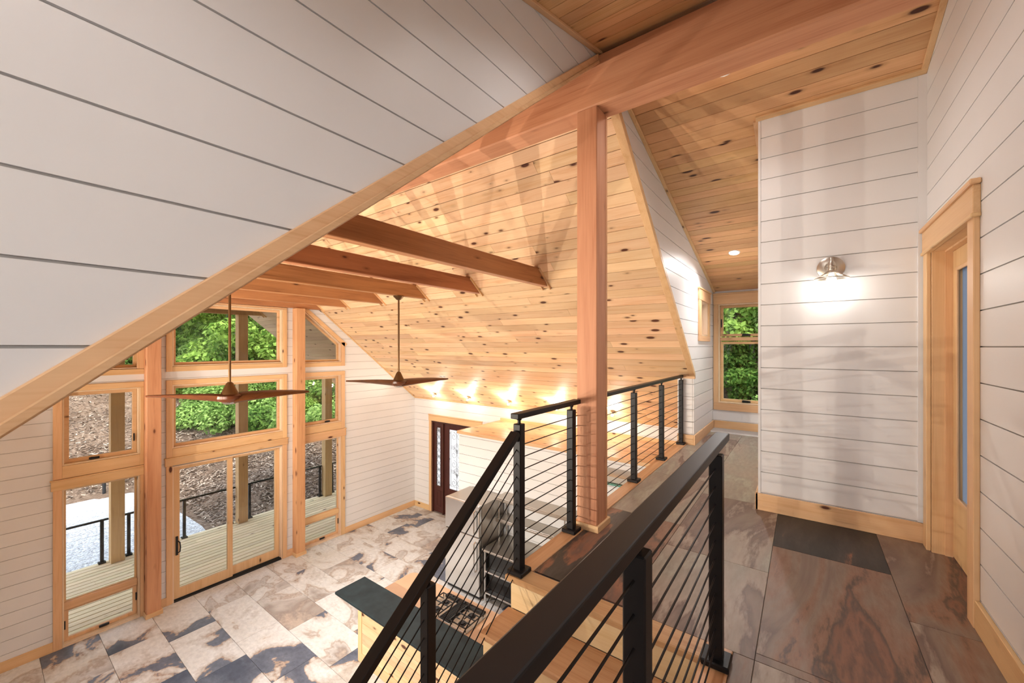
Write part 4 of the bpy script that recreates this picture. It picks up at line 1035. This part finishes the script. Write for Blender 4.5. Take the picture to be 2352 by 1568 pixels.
# angle of the picture's right in the plan: -53.7 deg
A0 = math.atan2(672, 915) - math.pi / 2
fan(1.725, 'walnut bladed ceiling fan hanging before the wide middle windows', (A0 + math.radians(200), A0 + math.radians(28)))
fan(4.03, 'walnut bladed ceiling fan hanging before the pine slope', (A0 + math.radians(196), A0 + math.radians(30)))

# ---------------------------------------------------------------- lamps
def puck(x, y, sgn, label, power):
    z = (KR - SL * x) if sgn > 0 else (KL + SL * x)
    nx, nz = (-sa, -ca) if sgn > 0 else (sa, -ca)
    t = empty('spot_lamp', (x, y, z), label, 'lamp', 'small spot lamps low on the pine slopes')
    mobj('base', cyl((x - nx * 0.004, y, z - nz * 0.004), (x + nx * 0.02, y, z + nz * 0.02), 0.032, 16), NICKEL, t, smooth=True)
    mobj('neck', cyl((x + nx * 0.02, y, z + nz * 0.02), (x + nx * 0.05, y, z + nz * 0.05), 0.009, 8), NICKEL, t)
    c = Vector((x + nx * 0.075, y, z + nz * 0.075))
    mobj('holder', tube([c - Vector((nx * 0.03, 0, nz * 0.03)), c - Vector((nx * 0.005, 0, nz * 0.005))], [0.018, 0.03], 14), NICKEL, t, smooth=True)
    mobj('bulb', lathe((c.x, c.y, c.z - 0.02), [(0.004, -0.012), (0.02, -0.006), (0.026, 0.008), (0.02, 0.022), (0.006, 0.028)], 14), BULB, t, smooth=True)
    up = (Vector((-ca * sgn, 0, sa)) - Vector((nx, 0, nz)) * 0.10) if sgn > 0 else Vector((1.0, 0.22 - 0.13 * max(0, y - 3.0), 0.16))
    lamp('bulb_light', 'SPOT', c + up * 0.035, power, WARM, 0.02, t, rot=up.to_track_quat('-Z', 'Y').to_euler(), spot=math.radians(150 if sgn > 0 else 112), blend=0.6)
    lamp('bulb_glow', 'POINT', c + Vector((nx, 0, nz)) * 0.05, 4.5 if sgn > 0 else 1.0, WARM, 0.02, t)
PW = 19.0
for k, y in enumerate((7.56, 6.40, 5.20, 4.0, 2.83)):
    lab = ['in the corner by the gable', 'second from the gable corner', 'third from the gable corner', 'just above the short railing section', 'seen between the railing posts'][k]
    puck(6.99, y, 1, 'small glowing spot lamp low on the pine slope, ' + lab, PW)
for k, y in enumerate((7.56, 6.40, 5.20, 4.0, 2.83)):
    puck(-1.13, y, -1, 'small spot lamp low on the far pine slope, ' + ['by the gable', 'second from the gable', 'third from the gable', 'fourth from the gable', 'nearest the stair'][k], (200, 240, 240, 215, 80)[k])  # unseen lamps added to flood the right slope and room walls

def can(f, s, t_, label, power, colr=SOFT):
    c = f(s, t_, TH); n = (Vector(f(s, t_, TH + 1)) - Vector(c))
    c = Vector(c)
    t = empty('recessed_downlight', c, label, 'lamp')
    a, b = frame_of(n)
    def disc(r0, r1, h0, h1, k=24):
        return tube([c + n * h0, c + n * h1], [r0, r1], k)
    mobj('trim_ring', disc(0.075, 0.070, -0.002, 0.006), plain('white ring', (0.85, 0.83, 0.8), 0.5), t, smooth=True)
    mobj('lens', disc(0.058, 0.056, 0.0062, 0.009), BULB2, t)
    q = n.to_track_quat('-Z', 'Y').to_euler()
    l = lamp('downlight', 'SPOT', c + n * 0.02, power, colr, 0.05, t, rot=q, spot=math.radians(150), blend=0.8)
tR = lambda x: (x - DRX) / cd
can(dormR, 0.79, tR(6.30), 'round recessed downlight in the hall ceiling', 75)
can(dormR, 0.50, tR(3.9) - 1.4 + 0.9, 'recessed downlight in the loft ceiling behind the ridge beam', 26)  # this and the next two are unseen fill lamps added to the loft
can(dormL, 0.52, 1.35, 'recessed downlight in the loft ceiling over the stair head', 20)
can(dormL, 0.52, 3.2, 'recessed downlight in the loft ceiling at its far end', 16)
for k, (x, y) in enumerate(((3.2, 0.6), (4.6, 0.6), (6.0, 0.6))):
    fl = lambda s, t_, d: (t_, s, LF - 0.28 + TH - d)
    can(fl, y, x, 'recessed downlight under the loft floor, %s' % ['by the stair', 'over the kitchen', 'by the closet'][k], 30)  # unseen fill lamps added under the loft

# cage sconces
def sconce(P, nrm, label, power):
    """P: middle of the back plate on the wall, nrm: direction into the room"""
    P = Vector(P); nrm = Vector(nrm); side = Vector((0, 0, 1)).cross(nrm)
    s = empty('wall_sconce', (P.x, P.y, P.z - 0.17), label, 'lamp', 'cage sconces')
    B = P + nrm * 0.125
    def put(g): return [tuple(P + nrm * v[2] + side * v[0] + Vector((0, 0, 1)) * v[1]) for v in g[0]], g[1]
    mobj('back_plate', put(lathe((0, 0, 0), [(0.088, 0.0), (0.088, 0.012), (0.072, 0.022), (0.040, 0.026), (0.034, 0.034)], 32)), NICKEL, s, smooth=True)
    up = Vector((0, 0, 1))
    mobj('arm', tube([P + nrm * 0.02, P + nrm * 0.075 + up * 0.045, P + nrm * 0.115 + up * 0.055, B + up * 0.03], 0.011, 10), NICKEL, s, smooth=True)
    mobj('socket', lathe(B - up * 0.055, [(0.040, 0), (0.036, 0.012), (0.026, 0.016), (0.026, 0.03), (0.029, 0.034), (0.026, 0.038), (0.026, 0.05), (0.029, 0.054), (0.026, 0.06), (0.024, 0.072), (0.014, 0.09)], 24), NICKEL, s, smooth=True)
    gs = []; R0, R1_, Z0, Z1 = 0.038, 0.104, -0.053, -0.098; nr = 56
    for k in range(nr):
        a = 2 * math.pi * k / nr
        for tw2 in (0.22, -0.22):
            gs.append(tube([B + Vector(((R0 + (R1_ - R0) * f) * math.cos(a + tw2 * f), (R0 + (R1_ - R0) * f) * math.sin(a + tw2 * f), Z0 + (Z1 - Z0) * f)) for f in (0, 0.5, 1)], 0.0018, 4))
    mobj('cage', join(*gs), NICKEL, s, kind='stuff')
    mobj('cage_rim', tube([B + Vector((R1_ * math.cos(2 * math.pi * k / 40), R1_ * math.sin(2 * math.pi * k / 40), Z1)) for k in range(40)], 0.0045, 6, closed=True), NICKEL, s, smooth=True)
    mobj('bulb', lathe(B - up * 0.135, [(0.006, -0.012), (0.022, -0.006), (0.031, 0.016), (0.030, 0.036), (0.02, 0.062), (0.014, 0.082)], 20), BULB, s, smooth=True)
    lamp('bulb_light', 'POINT', B - up * 0.18, power, WARM2, 0.03, s)
sconce((XS, -0.166, 0.62), (-1, 0, 0), 'nickel wall sconce with a wire cage shade over a bare bulb, beside the glazed door', 1.3)
sconce((-0.75, YS, 0.62), (0, 1, 0), 'nickel cage sconce on the loft wall at the back of the walk', 13.0)  # second sconce added out of view to brighten the white triangle wall
# ---------------------------------------------------------------- outside: deck
DZ = -4.42
deck = mobj('deck', join(*[bx(-4.0, 10.0, y, y + 0.05, DZ - 0.25, DZ - 0.03) for y in (8.85, 9.7, 10.6, 11.5)]), POSTW, label='pale boarded deck outside the gable windows', cat='deck', kind='structure')
planks(deck, lambda s, t, d: (s, t, DZ - 0.028 + d), rect(-4.0, 10.0, YG + 0.19, 11.64), [], 11.64 - 40 * 0.1445, 0.1445, 0.028, DECK, 0.022, joints=3.6, rng=random.Random(5))
mobj('underlay', bx(-4.0, 10.0, YG + 0.19, 11.6, DZ - 0.075, DZ - 0.055), BLACKM, deck)  # dark sheet standing in for the shade between the deck boards
mobj('rim_joist', bx(-4.0, 10.0, 11.60, 11.635, DZ - 0.28, DZ - 0.03), DECK, deck)
for k, x in enumerate((-0.45, 1.70, 3.97, 6.2)):
    mobj('deck_post', bx(x, x + 0.21, 11.37, 11.58, DZ, (KR - SL * (x + 0.21) - 0.02) if x > 4.5 else (CB0 if x > 0.5 else KL + SL * x - 0.02)), POSTW, bevel=0.006,
         label='square weathered porch post %s' % ['far left, beyond the windows', 'seen through the left windows', 'seen through the sliding door', 'near the right end of the deck'][k], cat='post', group='porch posts on the deck')
RTZ = -3.525
def drail(label, xs, x0, x1):
    y = 11.57
    t = empty('deck_railing', ((x0 + x1) / 2, y, DZ), label, 'railing', 'black railings along the deck edge')
    mobj('handrail', bx(x0, x1, y - 0.022, y + 0.022, RTZ - 0.035, RTZ), BLACK, t, bevel=0.003)
    for x in xs: rpost(t, x, y, DZ, RTZ - 0.035, pin=False)
    for k in range(9): mobj('cable', cyl((x0, y, DZ + 0.09 + 0.085 * k), (x1, y, DZ + 0.09 + 0.085 * k), 0.0022, 5), STEEL, t)
drail('black deck railing left of the first porch post', (0.0, 1.60), -0.24, 1.695)
drail('black deck railing between the two porch posts', (2.0, 2.94, 3.86), 1.915, 3.965)
drail('black deck railing right of the second porch post', (4.285, 5.2, 6.14), 4.185, 6.195)
drail('black deck railing at the right end of the deck', (6.52, 8.0, 9.9), 6.415, 9.95)

# ---------------------------------------------------------------- outside: ground
def sdA(x, y):
    dx, dy, r = x - (3.9 - 2.0), y - (19.0 - 2.0), 2.0
    return math.hypot(max(dx, 0), max(dy, 0)) + min(max(dx, dy), 0) - r
def sdB(x, y):
    dx, dy = x - 9.2, y - 11.7
    return math.hypot(max(dx, 0), max(dy, 0)) + min(max(dx, dy), 0)
def dist(x, y): return min(sdA(x, y), sdB(x, y))
def terr(x, y):
    d = max(0.0, dist(x, y))
    z = -5.0 + 0.42 * d - 0.0035 * min(d, 40) ** 2 * 0.4
    if x > 9.2: z += 0.35 * min(x - 9.2, 14) * max(0, min(1, (13 - y) / 4))
    if d > 0: z += 0.35 * min(1, d / 3) * mnoise.noise(Vector((x * 0.22, y * 0.22, 0.3))) + 0.12 * min(1, d) * mnoise.noise(Vector((x * 0.9, y * 0.9, 1.7)))
    return z
gx0, gx1, gy0, gy1, gs_ = -36.0, 52.0, -24.0, 72.0, 0.8
nx, ny = int((gx1 - gx0) / gs_), int((gy1 - gy0) / gs_)
vs = [(gx0 + i * gs_, gy0 + j * gs_, terr(gx0 + i * gs_, gy0 + j * gs_)) for j in range(ny + 1) for i in range(nx + 1)]
fs = [(j * (nx + 1) + i, j * (nx + 1) + i + 1, (j + 1) * (nx + 1) + i + 1, (j + 1) * (nx + 1) + i) for j in range(ny) for i in range(nx)]
def earth():
    m, nt, b, o = mat('mulch earth'); L = nt.links.new
    g = N(nt, 'ShaderNodeNewGeometry'); t = N(nt, 'ShaderNodeTexNoise'); t.inputs['Scale'].default_value = 9; t.inputs['Detail'].default_value = 8; t.inputs['Roughness'].default_value = 0.75
    L(g.outputs['Position'], t.inputs['Vector'])
    r = ramp(nt, [(0.32, (0.07, 0.045, 0.03)), (0.5, (0.20, 0.14, 0.10)), (0.68, (0.33, 0.255, 0.195))]); L(t.outputs[0], r.inputs[0])
    t2 = N(nt, 'ShaderNodeTexNoise'); t2.inputs['Scale'].default_value = 0.5; t2.inputs['Detail'].default_value = 5; L(g.outputs['Position'], t2.inputs['Vector'])
    r2 = ramp(nt, [(0.35, (0.55, 0.5, 0.47)), (0.6, (1.05, 1.02, 1.0))]); L(t2.outputs[0], r2.inputs[0])
    mx = N(nt, 'ShaderNodeMix', data_type='RGBA', blend_type='MULTIPLY'); mx.inputs[0].default_value = 1.0; L(r.outputs[0], mx.inputs[6]); L(r2.outputs[0], mx.inputs[7])
    L(mx.outputs[2], b.inputs['Base Color']); b.inputs['Roughness'].default_value = 0.95; b.inputs['Specular IOR Level'].default_value = 0.1
    bp = N(nt, 'ShaderNodeBump'); bp.inputs['Strength'].default_value = 0.7; bp.inputs['Distance'].default_value = 0.05; L(t.outputs[0], bp.inputs['Height']); L(bp.outputs[0], b.inputs['Normal'])
    return m
mobj('ground', (vs, fs), earth(), smooth=True, label='mulched hillside rising behind the house', cat='ground', kind='structure')
# white gravel yard
def gravel():
    m, nt, b, o = mat('white gravel'); L = nt.links.new
    g = N(nt, 'ShaderNodeNewGeometry'); v = N(nt, 'ShaderNodeTexVoronoi'); v.inputs['Scale'].default_value = 26; L(g.outputs['Position'], v.inputs['Vector'])
    sp_ = N(nt, 'ShaderNodeSeparateColor'); L(v.outputs['Color'], sp_.inputs[0])
    r = ramp(nt, [(0.0, (0.34, 0.345, 0.36)), (0.4, (0.54, 0.545, 0.56)), (1.0, (0.72, 0.725, 0.73))]); L(sp_.outputs[0], r.inputs[0])
    L(r.outputs[0], b.inputs['Base Color']); b.inputs['Roughness'].default_value = 0.9
    bp = N(nt, 'ShaderNodeBump'); bp.inputs['Strength'].default_value = 0.9; bp.inputs['Distance'].default_value = 0.03; bp.invert = True; L(v.outputs['Distance'], bp.inputs['Height']); L(bp.outputs[0], b.inputs['Normal'])
    return m
pts = []
for k in range(80):
    f = k / 79
    if f < 0.4: x, y = 3.95, 11.75 + (17.2 - 11.75) * f / 0.4
    elif f < 0.7: a = (f - 0.4) / 0.3 * math.pi / 2; x, y = 1.95 + 2.0 * math.cos(a), 17.2 + 1.85 * math.sin(a)
    else: x, y = 1.95 - (f - 0.7) / 0.3 * 16, 19.05
    w_ = 0.22 * mnoise.noise(Vector((x * 1.1, y * 1.1, 4.0))) + 0.10 * mnoise.noise(Vector((x * 3.3, y * 3.3, 9.0)))
    pts.append((x + w_ * 1.4, y + w_, -4.965))
pts += [(-14.05, 11.75, -4.965)]
mobj('gravel_yard', prism(pts, (0, 0, -0.05)), gravel(), label='white gravel yard beyond the deck railing', cat='gravel', kind='structure')
# wood chips
rng = random.Random(21)
vs, fs = [], []
nch = 0
while nch < 26000:
    x, y = rng.uniform(-6, 15), rng.uniform(11.7, 31)
    d = dist(x, y)
    if d < -0.12 or d > 10.5 or (x < 3.7 and y < 18.7): continue
    if rng.random() > 1.0 - 0.055 * (y - 11.7): continue
    # only the wedge the windows look at
    c_ = 0.806 * x + 0.592 * y; r_ = 0.592 * x - 0.806 * y
    if r_ / c_ > -0.42 or r_ / c_ < -1.25: continue
    nch += 1
    z = terr(x, y) + rng.uniform(0.0, 0.035)
    a = rng.uniform(0, math.pi); l, w_ = rng.uniform(0.03, 0.085), rng.uniform(0.009, 0.022); ti, ro = rng.uniform(-0.5, 0.5), rng.uniform(-0.7, 0.7)
    ux = Vector((math.cos(a) * math.cos(ti), math.sin(a) * math.cos(ti), math.sin(ti))) * l
    uy = Vector((-math.sin(a) * math.cos(ro), math.cos(a) * math.cos(ro), math.sin(ro))) * w_
    c = Vector((x, y, z)); n = len(vs)
    vs += [tuple(c - ux - uy), tuple(c + ux - uy), tuple(c + ux + uy), tuple(c - ux + uy)]; fs.append((n, n + 1, n + 2, n + 3))
def chips():
    m, nt, b, o = mat('wood chips'); L = nt.links.new
    g = N(nt, 'ShaderNodeNewGeometry'); r = ramp(nt, [(0.0, (0.10, 0.06, 0.04)), (0.35, (0.22, 0.15, 0.105)), (0.75, (0.36, 0.27, 0.20)), (1.0, (0.52, 0.42, 0.33))])
    L(g.outputs['Random Per Island'], r.inputs[0]); L(r.outputs[0], b.inputs['Base Color']); b.inputs['Roughness'].default_value = 0.9
    return m
mobj('wood_chips', (vs, fs), chips(), label='loose bark chips covering the slope outside', cat='mulch', kind='stuff')

# yard lantern
lpx, lpy = 2.66, 18.85
t = empty('yard_lantern', (lpx, lpy, -4.97), 'black yard lantern on a pole at the edge of the gravel', 'lamp')
mobj('pole', cyl((lpx, lpy, -4.97), (lpx, lpy, -3.70), 0.045, 12), BLACKM, t, smooth=True)
mobj('arm', tube([(lpx, lpy, -3.72)] + [(lpx - 0.10 + 0.10 * math.cos(a), lpy + 0.0, -3.66 + 0.12 * math.sin(a)) for a in [i * math.pi / 8 for i in range(9)]], 0.014, 8), BLACKM, t, smooth=True)
mobj('lantern', lathe((lpx - 0.20, lpy, -3.86), [(0.05, 0), (0.11, 0.03), (0.10, 0.10), (0.045, 0.15), (0.02, 0.20)], 16), BLACKM, t, smooth=True)

# unseen lantern added outside the front door to brighten its frosted glass
t = empty('porch_lantern', (7.80, 6.05, -2.6), 'black porch lantern on the outer wall beside the front door', 'lamp')
mobj('bracket', join(bx(7.55, 7.57, 6.0, 6.1, -2.5, -2.3), bx(7.57, 7.82, 6.04, 6.06, -2.36, -2.34)), BLACKM, t)
mobj('lantern', lathe((7.80, 6.05, -2.60), [(0.05, 0), (0.08, 0.02), (0.09, 0.18), (0.05, 0.23), (0.01, 0.25)], 12), BULB2, t)  # body of the added door lantern
lamp('lantern_light', 'POINT', (7.95, 6.3, -2.45), 45, SOFT, 0.1, t)

# ---------------------------------------------------------------- outside: shrubs and trees
def leafmesh(name, clusters, size, count, seed, m, trunk=None):
    rg = random.Random(seed); vs, fs = [], []
    tot = sum(c[3] * c[4] for c in clusters)
    for cx_, cy_, cz_, rx, rz_ in clusters:
        for _ in range(int(count * rx * rz_ / tot)):
            while True:
                p = Vector((rg.uniform(-1, 1), rg.uniform(-1, 1), rg.uniform(-1, 1)))
                if 0.25 < p.length < 1: break
            p = p.normalized() * (0.55 + 0.45 * rg.random() ** 0.6)
            c = Vector((cx_ + p.x * rx, cy_ + p.y * rx, cz_ + p.z * rz_))
            nrm = (p + Vector((rg.uniform(-1, 1), rg.uniform(-1, 1), rg.uniform(-0.2, 1.4)))).normalized()
            a, b = frame_of(nrm); th = rg.uniform(0, 6.28); l = size * rg.uniform(0.6, 1.3)
            u = (a * math.cos(th) + b * math.sin(th)) * l; v = (b * math.cos(th) - a * math.sin(th)) * l * 0.55
            n = len(vs); vs += [tuple(c - u), tuple(c + v - u * 0.1), tuple(c + u), tuple(c - v - u * 0.1)]; fs.append((n, n + 1, n + 2, n + 3))
    me = bpy.data.meshes.new(name); me.from_pydata(vs, [], fs); me.materials.append(m); return me
def trunkmesh(name, h, r, seed, lean):
    rg = random.Random(seed); gs = []
    P = [Vector((lean * (f ** 1.5) * h * 0.12 + rg.uniform(-.05, .05), rg.uniform(-.05, .05), f * h)) for f in [i / 6 for i in range(7)]]
    gs.append(tube(P, [r * (1 - 0.75 * i / 6) for i in range(7)], 7))
    for k in range(5):
        f = rg.uniform(0.4, 0.85); p = P[int(f * 6)]; a = rg.uniform(0, 6.28); l = h * rg.uniform(0.12, 0.26)
        gs.append(tube([p, p + Vector((math.cos(a) * l * .5, math.sin(a) * l * .5, l * .5)), p + Vector((math.cos(a) * l, math.sin(a) * l, l * .8))], [r * .35, r * .22, r * .08], 5))
    v, f = join(*gs); me = bpy.data.meshes.new(name); me.from_pydata(v, [], f); me.materials.append(BARK); return me
shr = []
for k in range(4):
    rg = random.Random(40 + k)
    cl = [(rg.uniform(-.6, .6), rg.uniform(-.6, .6), rg.uniform(0.25, 0.8), rg.uniform(.35, .6), rg.uniform(.25, .45)) for _ in range(8)]
    shr.append(leafmesh('shrub', cl, 0.062, 3000, 50 + k, LEAF[(1, 1, 0, 2)[k]]))
tre = []
for k in range(4):
    rg = random.Random(70 + k); h = (7.5, 9.0, 6.0, 8.0)[k]
    cl = []
    for i in range(16):
        f = rg.uniform(0.22, 1.0); rad = h * 0.30 * (1.15 - abs(f - 0.55))
        a = rg.uniform(0, 6.28); q = rad * rg.uniform(0.2, 1)
        cl.append((math.cos(a) * q, math.sin(a) * q, f * h, rg.uniform(.8, 1.4), rg.uniform(.35, .7)))
    tre.append((leafmesh('crown', cl, 0.13, 6000, 80 + k, LEAF[(0, 1, 0, 2)[k]]), trunkmesh('trunk', h, 0.13, 90 + k, rg.uniform(-1, 1))))
def raw(name, me, loc, rot, sc, parent=None, **kw):
    o = bpy.data.objects.new(name, me); C.objects.link(o)
    o.location = loc; o.rotation_euler = (0, 0, rot); o.scale = (sc, sc, sc)
    if parent: o.parent = parent
    return props(o, **kw)
rng = random.Random(77)
def inview(x, y, lo=-1.28, hi=-0.36):
    c_ = 0.806 * x + 0.592 * y; r_ = 0.592 * x - 0.806 * y
    return c_ > 1 and lo < r_ / c_ < hi
n = 0
while n < 190:
    x, y = rng.uniform(-6, 26), rng.uniform(13, 40); d = dist(x, y)
    lim = 2.7 if x > 6.2 else (2.7 + (6.2 - x) * 2.2)
    if not inview(x, y) or d < lim or d > lim + 13: continue
    n += 1; k = rng.randrange(4); s_ = rng.uniform(0.7, 1.35)
    if d > lim + 4: s_ *= 1.5
    raw('shrub', shr[k], (x, y, terr(x, y) + ZO - 0.08), rng.uniform(0, 6.28), s_, label='bright green leafy shrub on the slope behind the bark mulch', cat='shrub', group='shrubs on the slope')
n = 0
while n < 60:
    x = rng.uniform(10.2, 22); y = 0.115 * x + rng.uniform(-2.2, 2.6); d = dist(x, y)
    if d < 0.8: continue
    n += 1; k = rng.randrange(4)
    raw('shrub', shr[k], (x, y, terr(x, y) + ZO - 0.08), rng.uniform(0, 6.28), rng.uniform(0.7, 1.3), label='leafy shrub on the bank outside the hall window', cat='shrub', group='shrubs outside the hall window')
def tree(x, y, k, s_, label, group):
    t = bpy.data.objects.new('tree', None); C.objects.link(t); t.location = (x, y, terr(x, y) + ZO - 0.1); t.rotation_euler = (0, 0, rng.uniform(0, 6.28)); t.scale = (s_,) * 3
    props(t, label, 'tree', group)
    for nm, me in (('crown', tre[k][0]), ('trunk', tre[k][1])):
        o = bpy.data.objects.new(nm, me); C.objects.link(o); o.parent = t
TP = []
n = 0
while n < 46:
    x, y = rng.uniform(-8, 34), rng.uniform(18, 52); d = dist(x, y)
    lim = 6.5 if x > 7 else 6.5 + (7 - x) * 1.3
    if not inview(x, y, -1.3, -0.30) or d < lim: continue
    if any((x - a) ** 2 + (y - b) ** 2 < 6.0 for a, b in TP): continue
    TP.append((x, y))
    n += 1; tree(x, y, rng.randrange(4), rng.uniform(0.75, 1.15), 'slender green tree in the wood up the slope', 'trees up the slope')
n = 0
while n < 22:
    x = rng.uniform(13, 27); y = 0.115 * x + rng.uniform(-2.6, 3.2)
    n += 1; tree(x, y, rng.randrange(4), rng.uniform(0.45, 0.75), 'green tree on the bank outside the hall window', 'trees outside the hall window')
